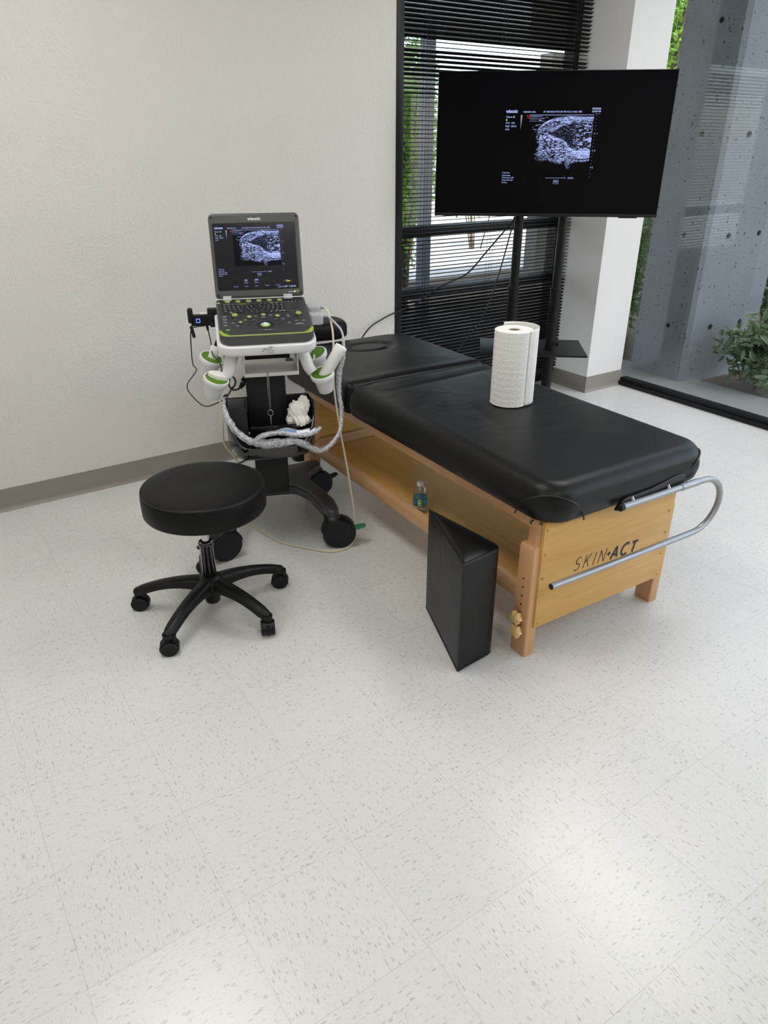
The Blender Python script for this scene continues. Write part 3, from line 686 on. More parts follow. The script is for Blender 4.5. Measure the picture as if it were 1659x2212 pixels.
# ------------------------------------------------------------------ television and its stand
TVX, TVY, TVR = 2.867, 2.83, math.atan2(-.6357, .772)
tv = thing('television', 'large flat black television showing a blue-white ultrasound image', 'television', (TVX, TVY, 0), TVR)
MB().box(-.555, .555, .004, .030, 1.163, 1.800, .003).build('housing', 'black_satin', tv)
MB().box(-.36, .36, .030, .062, 1.18, 1.55, .01).build('back_cover', 'black_plastic', tv)
tvscreen = MB().box(-.5515, .5515, .002, .006, 1.178, 1.797).build('screen', 'shine_black', tv, smooth=False)
MB().box(-.555, .555, .0, .012, 1.163, 1.177, .002).build('bottom_bezel', 'black_plastic', tv)
MB().box(.37, .46, .004, .022, 1.158, 1.165, .002).build('sensor_strip', 'black_satin', tv)
# ---- ultrasound picture as coloured cells on a fine grid
def vnoise(nx, ny, fx, fy, seed):
    r = np.random.RandomState(seed); g = r.rand(int(fy)+3, int(fx)+3); X = np.linspace(0, fx, nx); Y = np.linspace(0, fy, ny)
    xi = X.astype(int); yi = Y.astype(int); tx = X-xi; ty = (Y-yi)[:, None]; tx = tx*tx*(3-2*tx); ty = ty*ty*(3-2*ty)
    a = g[yi][:, xi]; b_ = g[yi][:, xi+1]; c_ = g[yi+1][:, xi]; d_ = g[yi+1][:, xi+1]
    return (a*(1-tx)+b_*tx)*(1-ty)+(c_*(1-tx)+d_*tx)*ty
NX, NY = 300, 230
def scan():
    X, Y = np.meshgrid(np.linspace(0, 1, NX), np.linspace(0, 1, NY))       # Y downwards
    ip = lambda xs, ys: np.interp(X, xs, ys)
    st1 = vnoise(NX, NY, 30, 95, 1); st2 = vnoise(NX, NY, 64, 58, 2); st3 = vnoise(NX, NY, 13, 36, 3); fine = vnoise(NX, NY, 130, 110, 4); big = vnoise(NX, NY, 7, 9, 5)
    arch = ip([0, .10, .14, .23, .33, .42, .6, 1], [.5, .36, .27, .15, .09, .06, .03, .045])
    lup = ip([0, .27, .33, .42, .54, .72, 1], [.32, .32, .31, .275, .185, .125, .14]); llo = ip([0, .27, .36, .45, .58, .66, .76, 1], [.33, .33, .39, .43, .475, .60, .66, .655])
    bot = ip([0, .16, .35, .47, .60, 1], [.80, .86, .85, .90, .915, .86])+.03*(st2-.5)
    lb = .135+.05*(st3-.5)+ip([0, 1], [0, 0])
    soft = lambda d, w: np.clip(d/w, 0, 1)
    tissue = soft(Y-arch+.02*(st3-.5), .02)*soft(bot-Y, .035)*soft(X-lb-.02*np.sin(Y*14), .05)
    tex = np.clip((.50*st1+.28*st2+.22*fine)*2.9-1.08, 0, 1)
    I = tex*tissue*(.62+.6*big)
    I *= 1-.55*soft(.42-X, .25)*soft(Y-.62, .2)
    I += tissue*soft(X-.55, .2)*soft(Y-llo+.01, .03)*soft(llo+.17-Y, .08)*(.30+.35*fine)
    lens = soft(Y-lup, .03)*soft(llo-Y, .03)*soft(X-.27, .03)
    bars = (vnoise(NX, NY, 26, 62, 12) > .66)*soft(X-.70, .14)
    specks = (vnoise(NX, NY, 44, 72, 8) > .86)*soft(X-.42, .2)
    I = I*(1-.95*lens)+lens*(.75*np.maximum(bars, specks)+.05*st1)
    def line(yc, w, s): return s*np.exp(-((Y-yc)/w)**2)
    inx = soft(X-.13, .03)
    I += line(arch+.012, .013, .75)*inx*(.5+.7*st3)+line(arch+.045, .009, .45)*inx*(.3+st3)*soft(X-.2, .1)
    I += line(llo+.012, .016, .6)*soft(X-.27, .05)*(.5+.7*st1)+line(lup-.02, .012, .35)*soft(X-.3, .05)*(.3+st3)
    I += line(.006, .005, .85)+(X < .2)*(line(.035, .007, .5)+line(.075, .007, .45)+line(.115, .007, .3)*(X < .14))*(.5+st3)
    I += (vnoise(NX, NY, 18, 60, 15) > .72)*soft(arch-Y-.02, .02)*soft(Y-.02, .02)*.5*soft(X-.05, .05)*soft(.8-X, .2)
    I += np.exp(-((X-.665)/.028)**2)*soft(Y-.86, .04)*soft(1.06-Y, .15)*.85*st2*fine*1.6
    I = np.clip(I, 0, 1)**1.15
    return np.stack([I*.44+.0006, I*.54+.0006, I*.98+.0012, np.ones_like(I)], -1)
SCAN = scan()
def scan_obj(parent, mtx, w, h, lcd, name='scan_picture'):
    xs = np.linspace(0, w, NX); ys = -np.linspace(0, h, NY); XX, YY = np.meshgrid(xs, ys)
    v = np.stack([XX, YY, np.zeros_like(XX)], -1).reshape(-1, 3); idx = np.arange(NX*NY).reshape(NY, NX)
    q = np.stack([idx[1:, :-1], idx[1:, 1:], idx[:-1, 1:], idx[:-1, :-1]], -1).reshape(-1, 4)
    me = bpy.data.meshes.new(name); me.vertices.add(len(v)); me.vertices.foreach_set('co', v.ravel()); me.loops.add(q.size); me.loops.foreach_set('vertex_index', q.ravel())
    me.polygons.add(len(q)); me.polygons.foreach_set('loop_start', np.arange(len(q))*4); me.update(calc_edges=True)
    ca = me.color_attributes.new('scan', 'FLOAT_COLOR', 'POINT'); ca.data.foreach_set('color', SCAN.reshape(-1, 4).ravel())
    me.transform(mtx); me.materials.append(MATS['scan_image_lcd' if lcd else 'scan_image']); o = bpy.data.objects.new(name, me); COL.objects.link(o); o.parent = parent; return o
def ui(parent, mtx, sx, sy, extra=False):
    """the scanner's screen layout; x to the right, y downwards from the date line, in metres of the large screen"""
    T_ = lambda s, x, y, h_, al='LEFT', of=.0001: (s, x*sx, -y*sy, h_*sy*1.38, al, 0, of*sy, .88*sx/sy)
    t = text_mb([T_('wisonic', .000, .0165, .0150, of=.0007), T_('WISONIC USA', .081, .0165, .0075), T_('AP 100% MI 0.8 TIS 0.08 TIB 0.22 L15-4(A)  MSK', .176, .0160, .0075),
        T_('03/02/2026', .4455, .0035, .0075, 'RIGHT', .0003), T_('2:53:09 PM', .4455, .0150, .0075, 'RIGHT', .0003), T_('Clover 60', .001, .0375, .0085), T_('FV10   G28', .001, .063, .0075), T_('FR28   DR105', .001, .077, .0075), T_('D3.8', .001, .0905, .0075),
        T_('F1 Save Cine', 0, .2800, .0058), T_('F2 Save Image', 0, .2915, .0058), T_('F3 Save Img. to USB', 0, .3020, .0058), T_('F4 Save All to USB', 0, .3130, .0058), T_('F5 Demo', 0, .3240, .0058),
        T_('Cine', .266, .3195, .0072, 'CENTER', .0003), T_('262/262', .322, .3035, .0070), T_('1', .437, .1095, .009), T_('2', .435, .183, .009), T_('3', .433, .257, .009)])
    B = lambda x0, x1, y0, y1: t.poly([(x0*sx, -y1*sy, 0), (x1*sx, -y1*sy, 0), (x1*sx, -y0*sy, 0), (x0*sx, -y0*sy, 0)])
    B(.214, .300, .2998, .3010); B(.300, .308, .2975, .2990); B(.308, .3095, .2965, .304)
    for a in ((.2535, .279, .3095, .3105), (.2535, .279, .326, .327), (.2535, .2545, .3095, .327), (.278, .279, .3095, .327), (.422, .432, .0215, .0225), (.436, .444, .0215, .0225)): B(*a)
    for k in range(19): B(.4275-.0001*k, .4297-.0001*k, .028+.0148*k, .030+.0148*k)
    for y in (.1055, .179, .253): B(.4235, .431, y, y+.0015)
    t.xf(mtx); t.build('screen_writing', 'ui_text', parent, smooth=False)
    g = MB()
    for k in range(16): pass
    gb = bpy.data.meshes
    red = MB(); 
    for k in range(24):
        a, b_ = 2*PI*k/24, 2*PI*(k+1)/24
        for q0, q1 in ((.0052, .0068),): red.poly([((.1095+q0*math.cos(a))*sx, (-.033+q0*math.sin(a))*sy, 0), ((.1095+q1*math.cos(a))*sx, (-.033+q1*math.sin(a))*sy, 0), ((.1095+q1*math.cos(b_))*sx, (-.033+q1*math.sin(b_))*sy, 0), ((.1095+q0*math.cos(b_))*sx, (-.033+q0*math.sin(b_))*sy, 0)])
    text_mb([('e', .1095*sx, -.0355*sy, .0095*sy, 'CENTER')], red); red.xf(mtx); red.build('screen_mark', 'ui_red', parent, smooth=False)
    ye = text_mb([('B', .0015*sx, -.050*sy, .010*sy, 'LEFT', 0, .0005*sy), ('v', .100*sx, -.031*sy, .006*sy, 'LEFT')]); ye.xf(mtx); ye.build('screen_mark', 'ui_yellow', parent, smooth=False)
    me_w = scan_obj(parent, mtx @ Matrix.Translation((.113*sx, -.0245*sy, 0)), .303*sx, .235*sy, sx < .9)
    # grey wedge bar beside the picture
    bar = MB(); bar.rings([[(.0715*sx, -(.026+.068*k/12)*sy, 0), (.0775*sx-.0012*sx*k/12, -(.026+.068*k/12)*sy, 0)] for k in range(13)], closed=False); bar.xf(mtx)
    bo = bar.build('grey_scale', 'scan_image', parent, smooth=False); ca = bo.data.color_attributes.new('scan', 'FLOAT_COLOR', 'POINT')
    inv = mtx.inverted()
    for i, v in enumerate(bo.data.vertices):
        t_ = min(1, max(0, ((-(inv @ v.co).y)/sy-.026)/.068)); g_ = .62*(1-t_)**1.6; ca.data[i].color = (g_*.8, g_*.85, g_, 1)
ui(tvscreen, frame_mtx((-.2245, .0012, 1.6413), (1, 0, 0), (0, 0, 1), (0, -1, 0)), 1.0, 1.0)

ts = thing('television_stand', 'tall black twin-pole stand with a small shelf, holding the television', 'television stand', (TVX, TVY, 0), TVR)
for x in (-.116, .110):
    p = MB(); p.cyl((x, .10, .09), (x, .10, .80), .0285, 24); p.build('pole', 'black_satin', ts)
    p = MB(); p.cyl((x, .10, .79), (x, .10, 1.62), .0235, 24); p.build('pole', 'black_satin', ts)
    p = MB(); p.cyl((x, .10, .785), (x, .10, .803), .0315, 24, bev=.002); p.build('collar', 'black_plastic', ts)
    p = MB(); p.box(x-.035, x+.035, -.28, .36, .05, .09, .008); p.build('foot', 'black_satin', ts)
    for y in (-.25, .33):
        p = MB(); p.cyl((x-.012, y, .028), (x+.012, y, .028), .027, 20, bev=.003); p.build('castor', 'black_plastic', ts)
MB().box(-.12, .12, .08, .12, .10, .14, .004).build('crossbar', 'black_satin', ts)
MB().box(-.22, .22, .064, .082, 1.25, 1.60, .004).build('mounting_plate', 'black_satin', ts)
sh = MB().box(-.275, .30, -.03, .33, .452, .464, .002).build('shelf', 'black_plastic', ts)
for x in (-.116, .110): MB().cyl((x+.03, .075, .50), (x+.042, .068, .50), .011, 14).build('clamp_knob', 'black_plastic', ts)
def loc2w(P, o, rz): 
    P = Vector(P); return Vector((o[0]+P.x*math.cos(rz)-P.y*math.sin(rz), o[1]+P.x*math.sin(rz)+P.y*math.cos(rz), P.z))
tw = lambda *p: loc2w(p, (TVX, TVY), TVR)
props(MB().tube([tw(-.147, .036, 1.156), tw(-.149, .070, 1.135), tw(-.210, .08, 1.06), tw(-.2777, .08, .978), Vector((2.661, 3.17, .858)), Vector((2.535, 3.23, .796)), Vector((2.46, 3.36, .689)), Vector((2.347, 3.385, .652)), Vector((2.253, 3.385, .625)), Vector((2.14, 3.375, .573)), Vector((2.03, 3.37, .42)), Vector((1.98, 3.37, .2)), Vector((1.97, 3.36, .01))], .0042, 8, 6).build('power_cable', 'cable_black'),
      'black cable running from the television to the plain wall behind the table', 'cable')
props(MB().tube([tw(-.137, .036, 1.156), tw(-.145, .080, 1.13), tw(-.2075, .08, .8485), tw(-.2808, .08, .625), tw(-.4124, .085, .4273), tw(-.47, .09, .2), tw(-.48, .1, .02), tw(-.40, .12, .008)], .0036, 8, 6).build('power_cable', 'cable_black'),
      'black cable hanging steeply from the television down behind the table', 'cable')

# ------------------------------------------------------------------ scanner cart
CO, CR = (1.17, 2.55), rad(-21)
ct = thing('scanner_cart', 'white and black wheeled cart carrying the ultrasound scanner', 'equipment cart', (CO[0], CO[1], 0), CR)
cu0 = -.015
half = [(.0, .062), (.085, .060), (.135, -.02), (.178, -.200), (.195, -.222), (.222, -.222), (.238, -.200), (.232, -.10), (.165, .10), (.165, .20), (.232, .285), (.232, .315), (.205, .335), (.11, .30), (.0, .30)]
basep = [(cu0+x, y) for x, y in half]+[(cu0-x, y) for x, y in half[::-1] if x > 0]
basep = roundpoly(basep[::-1], .022, 4)
bz = MB(); bz.slab(basep, .130, .172, .009, .004); bb = bz.build('base', 'base_grey', ct, ang=50)
for x, y in ((cu0+.212, -.195), (cu0-.212, -.195), (cu0+.212, .300), (cu0-.212, .300)):
    MB().cyl((x, y, .100), (x, y, .140), .027, 24, r2=.030, bev=.004).build('castor_socket', 'base_grey', bb)
def big_castor(brake='black_plastic', heading=0):
    k = MB(); rings = []
    for i in range(15):
        a = rad(-35+205*i/14); rings.append([(q*math.cos(a), w, .056+q*math.sin(a)) for q, w in ((.056, -.026), (.060, -.020), (.060, .020), (.056, .026), (.047, .026), (.047, -.026))])
    k.rings(rings); k.cyl((-.030, 0, .075), (-.030, 0, .125), .018, 20); k.box(-.045, .045, -.006, .006, .03, .10, .003)
    o = k.build('castor', 'black_plastic', ct)
    for s in (-1, 1):
        w_ = MB(); w_.lathe([(.02, -.008), (.053, -.009), (.0545, -.005), (.0545, .004), (.0505, .0085), (.046, .0085), (0, .0078)], 40); w_.xf(frame_mtx((0, s*.0190, .0547), (1, 0, 0), (0, 0, s), (0, s, 0))); w_.build('wheel', 'wheel_grey', o)
    p = MB(); p.slab(roundpoly([(.045, -.012), (.075, -.016), (.098, -.010), (.098, .010), (.075, .016), (.045, .012)], .008), 0, .006, .002); p.xf(Matrix.Translation((0, 0, .052)) @ Matrix.Rotation(rad(-12), 4, 'Y')); p.build('brake_pedal', brake, o)
    return o
for x, y, hd_, br in ((cu0+.212, -.195, -5, 'brake_green'), (cu0-.212, -.195, 205, 'black_plastic'), (cu0+.195, .285, 25, 'black_plastic'), (cu0-.212, .300, 160, 'black_plastic')):
    o = big_castor(br); o.scale = (1.2, 1.2, 1.14); o.location = (x+.020*math.cos(rad(hd_)), y+.020*math.sin(rad(hd_)), 0); o.rotation_euler = (0, 0, rad(hd_))
cc0 = -.022
col = MB().box(cc0-.0765, cc0+.0765, -.002, .075, .335, .70, .004).build('column', 'column_black', ct)
MB().box(cc0-.067, cc0+.067, .006, .068, .17, .345, .003).build('lower_column', 'column_black', ct)
for x, z_ in ((-.075, .655), (.026, .660), (-.075, .535), (.03, .545)): MB().cyl((cc0+x+.022, -.003, z_), (cc0+x+.022, -.0015, z_), .0028, 8).build('screw', 'hole_dark', col)
# basket: open bowl, low in front, high at the back
def ring_at(d, zt, zf=None):
    P = roundpoly([(-.192, -.12), (-.150, -.225), (.110, -.225), (.158, -.11), (.150, .03), (-.185, .03)], [.05, .06, .07, .06, .02, .02], 6)
    return inset(P, d)
def rimz(x, y): return .468+.125*(max(0, min(1, (y+.215)/.16)))**.8
bk = MB(); rings = []
for d, f in ((.06, 0), (.022, .0), (.006, .08), (.0, .25), (.0, .6), (.0, .97), (.002, 1.0), (.006, 1.0), (.008, .97), (.009, .4), (.012, .14), (.03, .06), (.07, .06)):
    rings.append([(x, y, .415+(rimz(x, y)-.415)*f) for x, y in ring_at(d, 0)])
bk.rings(rings).build('basket', 'gloss_black', ct, ang=50)
MB().box(-.178, -.108, -.13, .0, .435, .598, .006).build('battery_box', 'column_black', ct)
MB().box(-.10, .13, -.118, -.112, .43, .515, .001).build('basket_divider', 'gloss_black', ct)
# white printer tray under the head
tp = MB(); tp.box(-.106, .100, -.105, .06, .712, .717, .001); tp.box(-.106, -.102, -.105, .06, .712, .80, .001); tp.box(.096, .100, -.105, .06, .712, .80, .001); tp.box(-.106, .100, -.107, -.103, .708, .722, .001)
tray = tp.build('printer_tray', 'white_plate', ct)
MB().box(-.095, .088, -.02, .05, .752, .815, .002).build('printer_block', 'black_plastic', tray)
MB().box(.072, .09, -.08, -.06, .765, .79, .002).build('latch', 'white_plastic', tray)
# docking plate, tilted with the scanner
TL = rad(13); hm = Matrix.Translation((-.012, -.185, .848)) @ Matrix.Rotation(TL, 4, 'X')
dp = MB(); dp.slab(rrect(-.181, .178, -.012, .335, [.03, .03, .055, .055], 8), -.040, -.001, .006, .012); dp.xf(hm); dock = dp.build('docking_plate', 'white_plastic', ct, ang=50)
kk = MB(); kk.cyl((-.006, -.215, .832), (-.006, -.200, .835), .0115, 24, bev=.002); kk.box(-.008, -.004, -.218, -.213, .818, .845, .001); kk.build('lock_knob', 'silver', dock)
for x, z_ in ((-.030, .836), (-.034, .828), (-.024, .834)): MB().cyl((x, -.2012, z_), (x, -.1995, z_), .0018, 8).build('mark', 'hole_dark', dock)
# cup holders on curved arms
def cup(x, y, z, tx_, ty_, name='probe_cup', r=.034, h_=.062):
    m_ = Matrix.Translation((x, y, z)) @ Matrix.Rotation(rad(ty_), 4, 'Y') @ Matrix.Rotation(rad(tx_), 4, 'X')
    k = MB(); k.lathe([(r*.80, -h_-.016), (r*.86, -h_-.013), (r*1.02, -.032), (r*1.12, -.026), (r*1.34, -.016), (r*1.40, 0), (r*1.36, .003), (r*1.22, .003), (r*1.18, -.004), (r*.95, -.03), (r*.76, -h_), (0, -h_)], 40, m_)
    o = k.build(name, 'white_plastic', ct, ang=50)
    g = MB(); g.lathe([(r*1.215, .0015), (r*1.17, -.004), (r*.94, -.028), (r*.76, -h_+.004), (0, -h_+.004)], 40, m_ @ Matrix.Translation((0, 0, .0008))); g.rings
    g.build('liner', 'cup_green', o, ang=50); return o
cups = [cup(.186, -.120, .711, 14, -12), cup(-.208, -.120, .715, 14, 18), cup(.180, .020, .752, 14, -20), cup(-.218, .020, .757, 14, 22)]
def arm(pts, rs, nm='cup_arm'): return MB().tube(pts, rs, 14, 6).build(nm, 'white_plastic', ct, ang=60)
arm([(.085, -.02, .800), (.110, -.04, .790), (.128, -.075, .765), (.138, -.095, .735), (.152, -.105, .712)], [.026, .025, .023, .022, .020])
arm([(-.115, -.02, .800), (-.135, -.04, .790), (-.150, -.075, .765), (-.160, -.095, .735), (-.172, -.105, .716)], [.026, .025, .023, .022, .020])
arm([(.13, .02, .80), (.145, .022, .775), (.155, .022, .755)], [.020, .018, .013]); arm([(-.15, .02, .80), (-.170, .022, .78), (-.185, .022, .76)], [.020, .018, .013])
def hook(x, y): 
    return MB().tube([(x-.012, y, .800), (x-.013, y, .765), (x-.004, y-.002, .752), (x+.008, y-.004, .756), (x+.010, y-.004, .772)], .0038, 8, 5).build('cable_hook', 'white_plastic', ct)
hook(.155, -.07); hook(-.165, -.06)

# ------------------------------------------------------------------ ultrasound scanner (laptop style)
us = thing('ultrasound_scanner', 'grey laptop-style ultrasound scanner with lime buttons, lid open on the cart', 'ultrasound machine')
us.matrix_world = Matrix.Translation((CO[0], CO[1], 0)) @ Matrix.Rotation(CR, 4, 'Z') @ hm
bd = MB(); bpoly = rrect(-.170, .170, 0, .315, [.012, .012, .045, .045], 8); bd.slab(bpoly, 0, .0385, .005, .006)
body = bd.build('body', 'laptop_grey', us, ang=40)
dk = MB(); dk.slab(rrect(-.165, .165, .040, .309, [.008, .008, .012, .012], 5), .0380, .0402, .001); deck = dk.build('control_deck', 'deck_grey', us)
gp = roundpoly([(-.150, .042), (-.158, .024), (-.132, .010), (.132, .010), (.158, .024), (.150, .042), (.045, .042), (.03, .032), (-.03, .032), (-.045, .042)][::-1], .004, 3)
gr = MB(); gr.slab(gp, .0380, .0398, 0); gr.build('vent_grille', 'vent_holes', body, smooth=False)
tr_ = MB().tube([(-.1665, .046, .0375), (-.1625, .020, .0378), (-.150, .0075, .0378), (-.12, .0028, .0378), (0, .0022, .0378), (.12, .0028, .0378), (.150, .0075, .0378), (.1625, .020, .0378), (.1665, .046, .0375)], .0026, 8, 6).build('lime_trim', 'lime_soft', body)
for s in (-1, 1):
    w_ = MB(); w_.slab(roundpoly([(s*.1655, .050), (s*.156, .030), (s*.146, .012), (s*.134, .006), (s*.152, .010), (s*.163, .022)], .002, 2) if s > 0 else roundpoly([(s*.1655, .050), (s*.156, .030), (s*.146, .012), (s*.134, .006), (s*.152, .010), (s*.163, .022)][::-1], .002, 2), .0385, .0425, .001); w_.build('corner_trim', 'lime', body)
    sp = MB(); sp.poly([(s*.115-.024, -.0006, .006), (s*.115+.018, -.0006, .006), (s*.115+.024, -.0006, .019), (s*.115+.018, -.0006, .031), (s*.115-.024, -.0006, .031), (s*.115-.018, -.0006, .019)]); sp.build('speaker_grille', 'speaker_holes', body, smooth=False)
# keyboard
kb = MB().box(-.151, .086, .176, .262, .0400, .0408).build('keyboard', 'deck_dark', us, smooth=False)
keym = None
rows = [(15, .0118, .2555), (14, .0127, .2405), (14, .0127, .2255), (13, .0138, .2105), (12, .0149, .1955)]
for ri, (n, pitch_, y) in enumerate(rows):
    for i in range(n):
        x = -.147+.0022*ri*0+pitch_*(i+.5)*(.230/(n*pitch_))
        if keym is None:
            k = MB().box(-.0048, .0048, -.0050, .0050, 0, .0028, .0006, 1); ko = k.build('key', 'key_dark', kb); keym = ko
        else: ko = keym.copy(); COL.objects.link(ko); ko.parent = kb
        ko.location = (x, y, .0406); ko.scale = (1.25 if n < 14 else 1.1, 1 if ri else .75, 1)
sk = MB().box(-.070, .018, .1765, .187, .0406, .0434, .0006, 1).build('space_bar', 'key_dark', kb)
mk = MB()
for ri, (n, pitch_, y) in enumerate(rows):
    for i in range(n):
        x = -.147+.230/n*(i+.5)
        if random.random() < .85: mk.box(x-.0026, x+.0012, y-.0012, y+.0016, .04345, .0436)
for x, y, w in ((-.118, .182, .010), (.030, .182, .008), (.048, .182, .008), (.064, .182, .009), (.078, .182, .009), (.038, .2555, .008), (.056, .2555, .008)): mk.box(x-w/2, x+w/2, y-.002, y+.002, .0435, .0438)
mk.build('key_lettering', 'key_mark', kb, smooth=False)
for x in (-.079, -.065): MB().box(x-.0055, x+.0055, .2535, .2590, .0432, .0437).build('key_label', 'lime', kb, smooth=False)
def oval(x, y, rx, ry, hh, m, nm, z0=.0400, par=None, n=28):
    k = MB(); k.slab([(x+rx*math.cos(2*PI*i/n), y+ry*math.sin(2*PI*i/n)) for i in range(n)], z0, z0+hh, min(hh*.45, rx*.3, .002)); return k.build(nm, m, par or deck)
for i in range(6): oval(-.127+.0396*i, .283, .0095, .0065, .0060, 'lime_soft', 'soft_button')
oval(-.161, .277, .0065, .005, .003, 'lime_soft', 'power_button')
for x, y in ((-.107, .152), (.127, .146)):
    k = oval(x, y-.002, .0125, .0125, .006, 'deck_dark', 'dial'); oval(x, y, .0105, .0105, .006, 'lime_soft', 'dial_cap', .0455, k)
for x, y, r_ in ((-.055, .140, .0085), (-.003, .154, .0085), (.048, .139, .0085), (-.090, .098, .0065)):
    k = oval(x, y-.001, r_*1.12, r_*1.12, .0035, 'deck_dark', 'dial'); oval(x, y, r_, r_, .004, 'lime_soft', 'dial_cap', .0425, k)
for y in (.153, .129, .105, .081): oval(-.1445, y, .0085, .0055, .003, 'button_grey', 'button')
for x, y in ((-.071, .121), (-.116, .099), (-.102, .076), (-.031, .152), (.024, .153), (.066, .118), (.087, .149), (.088, .136), (.085, .083), (.112, .098), (.140, .096)): oval(x, y, .0065, .0042, .0022, 'button_grey', 'button')
oval(.122, .070, .016, .0055, .0022, 'button_grey', 'button')
for x, y, a, w in ((-.044, .114, 32, .012), (-.002, .132, 0, .018), (.039, .115, -32, .012), (-.056, .084, 80, .009), (.052, .081, -80, .009)):
    k = MB(); k.box(-w, w, -.0055, .0055, 0, .0022, .001); k.xf(Matrix.Translation((x, y, .0400)) @ Matrix.Rotation(rad(a), 4, 'Z')); k.build('arc_button', 'key_dark', deck)
k = oval(-.002, .074, .034, .031, .0009, 'deck_dark', 'trackball_surround'); k2 = MB(); k2.lathe([(.0135, 0), (.0175, .0006), (.0180, .0022), (.0150, .0035), (.0130, .003)], 40, Matrix.Translation((-.002, .074, .0402))); k2.build('trackball_ring', 'lime', deck)
k3 = MB(); k3.lathe([(.0120, 0), (.0118, .003), (.0095, .0068), (.005, .0092), (0, .0098)], 32, Matrix.Translation((-.002, .074, .0402))); k3.build('trackball', 'ball_white', deck)
MB().box(.112, .124, .190, .257, .0400, .0425, .001).build('slider_strip', 'key_dark', deck)
MB().box(.100, .136, .262, .276, .0398, .0403).build('arrow_pad', 'deck_dark', deck, smooth=False)
k = MB()
for x, y in ((.104, .268), (.117, .273), (.130, .268), (.117, .263)): k.box(x-.0018, x+.0018, y-.0015, y+.0015, .0403, .0408)
for x, y, w in ((.110, .183, .006), (.126, .183, .005), (-.107, .134, .005), (.127, .128, .005), (-.003, .142, .006), (-.006, .132, .008), (-.042, .116, .005), (.040, .118, .006)): k.box(x-w, x+w, y-.0006, y+.0006, .0422, .0426)
k.build('deck_marks', 'key_mark', deck, smooth=False)
for x in (-.141, -.134): oval(x, .047, .0018, .0022, .0012, 'led_green', 'led', n=12)
for i in range(9): oval(-.026+.0065*i, .036, .0016, .0016, .001, 'text_white' if 2 < i < 7 else 'button_grey', 'led', n=10)
# lid
LA = rad(23.7-0.5)
lm = Matrix.Translation((0, .300, .044)) @ Matrix.Rotation(-LA, 4, 'X')      # lid frame: x across, z up the lid, -y towards the user
lid = MB(); lp = rrect(-.168, .168, .004, .306, [.018, .018, .012, .012], 8)
rings = [[(x, y_, z_) for x, z_ in inset(lp, d)] for y_, d in ((.020, .006), (.016, 0), (-.002, 0), (-.005, .004), (-.0055, .010))]
lid.rings(rings); lid.xf(lm); lido = lid.build('lid', 'laptop_grey', us, ang=40)
fb = MB(); ip = rrect(-.155, .150, .034, .272, .003, 3); fb.rings([[(x, -.0052, z_) for x, z_ in inset(ip, -.003)], [(x, -.0062, z_) for x, z_ in ip]]); fb.xf(lm); fb.build('screen_surround', 'deck_dark', lido, smooth=False)
sc = MB(); sc.box(-.154, .149, -.0066, -.0058, .035, .271); sc.xf(lm); lsc = sc.build('screen', 'laptop_glass', us, smooth=False)
for x, z_ in ((-.157, .293), (.157, .293), (-.157, .016), (.157, .016)):
    k = MB(); k.cyl((x, -.0048, z_), (x, -.0062, z_), .0042, 16); k.xf(lm); k.build('rubber_foot', 'black_plastic', lido)
smx = lm @ frame_mtx((-.149, -.0070, .2615), (1, 0, 0), (0, 0, 1), (0, -1, 0))
ui(lsc, smx, .573, .545)
ex = text_mb([('8.5', .100, -.196, .0085, 'CENTER', 0, .0002), ('Depth', .100, -.2035, .0050, 'CENTER'), ('OFF', .139, -.196, .0085, 'CENTER', 0, .0002), ('Biopsy', .139, -.2035, .0050, 'CENTER'), ('Bar/Line', .061, -.2165, .0048, 'CENTER'), ('Review', .100, -.2165, .0048, 'CENTER'), ('Speed', .139, -.2165, .0048, 'CENTER'),
    ('Measure', .179, -.2155, .0048, 'CENTER'), ('Comment', .219, -.2150, .0048, 'CENTER'), ('<', .244, -.202, .007, 'CENTER'), ('>', .274, -.202, .007, 'CENTER'), ('o o a - o 100% * o 2:53 PM', .288, -.2225, .0062, 'RIGHT', 0, .0003)])
ex.xf(smx); ex.build('screen_writing', 'ui_text', lsc, smooth=False)
ex = text_mb([('Cine', .259, -.2025, .0088, 'CENTER', 0, .0003)]); ex.xf(smx); ex.build('screen_mark', 'ui_yellow', lsc, smooth=False)
ex = MB()
for i in range(6):
    cx_ = .021+.0397*i
    for k in range(24):
        a, b_ = 2*PI*k/24, 2*PI*(k+1)/24
        ex.poly([(cx_+.0115*math.cos(a), -.200+.0115*math.sin(a), -.0001), (cx_+.0125*math.cos(a), -.200+.0125*math.sin(a), -.0001), (cx_+.0125*math.cos(b_), -.200+.0125*math.sin(b_), -.0001), (cx_+.0115*math.cos(b_), -.200+.0115*math.sin(b_), -.0001)])
ex.xf(smx); ex.build('screen_ring', 'ui_dim', lsc, smooth=False)
lg = text_mb([('wisonic', 0, .2815, .0160, 'CENTER', 0, .0004)]); lg.xf(lm @ frame_mtx((0, -.0060, 0), (1, 0, 0), (0, 0, 1), (0, -1, 0))); lg.build('lettering', 'text_white', lido, smooth=False)
lg = text_mb([('clover', .108, .0185, .0085, 'LEFT')]); lg.poly([(.130, .0185, 0), (.1375, .0185, 0), (.1375, .0245, 0), (.130, .0245, 0)]); lg.xf(lm @ frame_mtx((0, -.0060, 0), (1, 0, 0), (0, 0, 1), (0, -1, 0))); lg.build('lettering', 'text_white', lido, smooth=False)
lg = MB().tube([(.144+.0042*math.cos(a), -.0062, .0225+.0042*math.sin(a)) for a in [2*PI*k/12 for k in range(12)]], .0012, 5, 2, closed=True); lg.xf(lm); lg.build('leaf_mark', 'lime', lido)
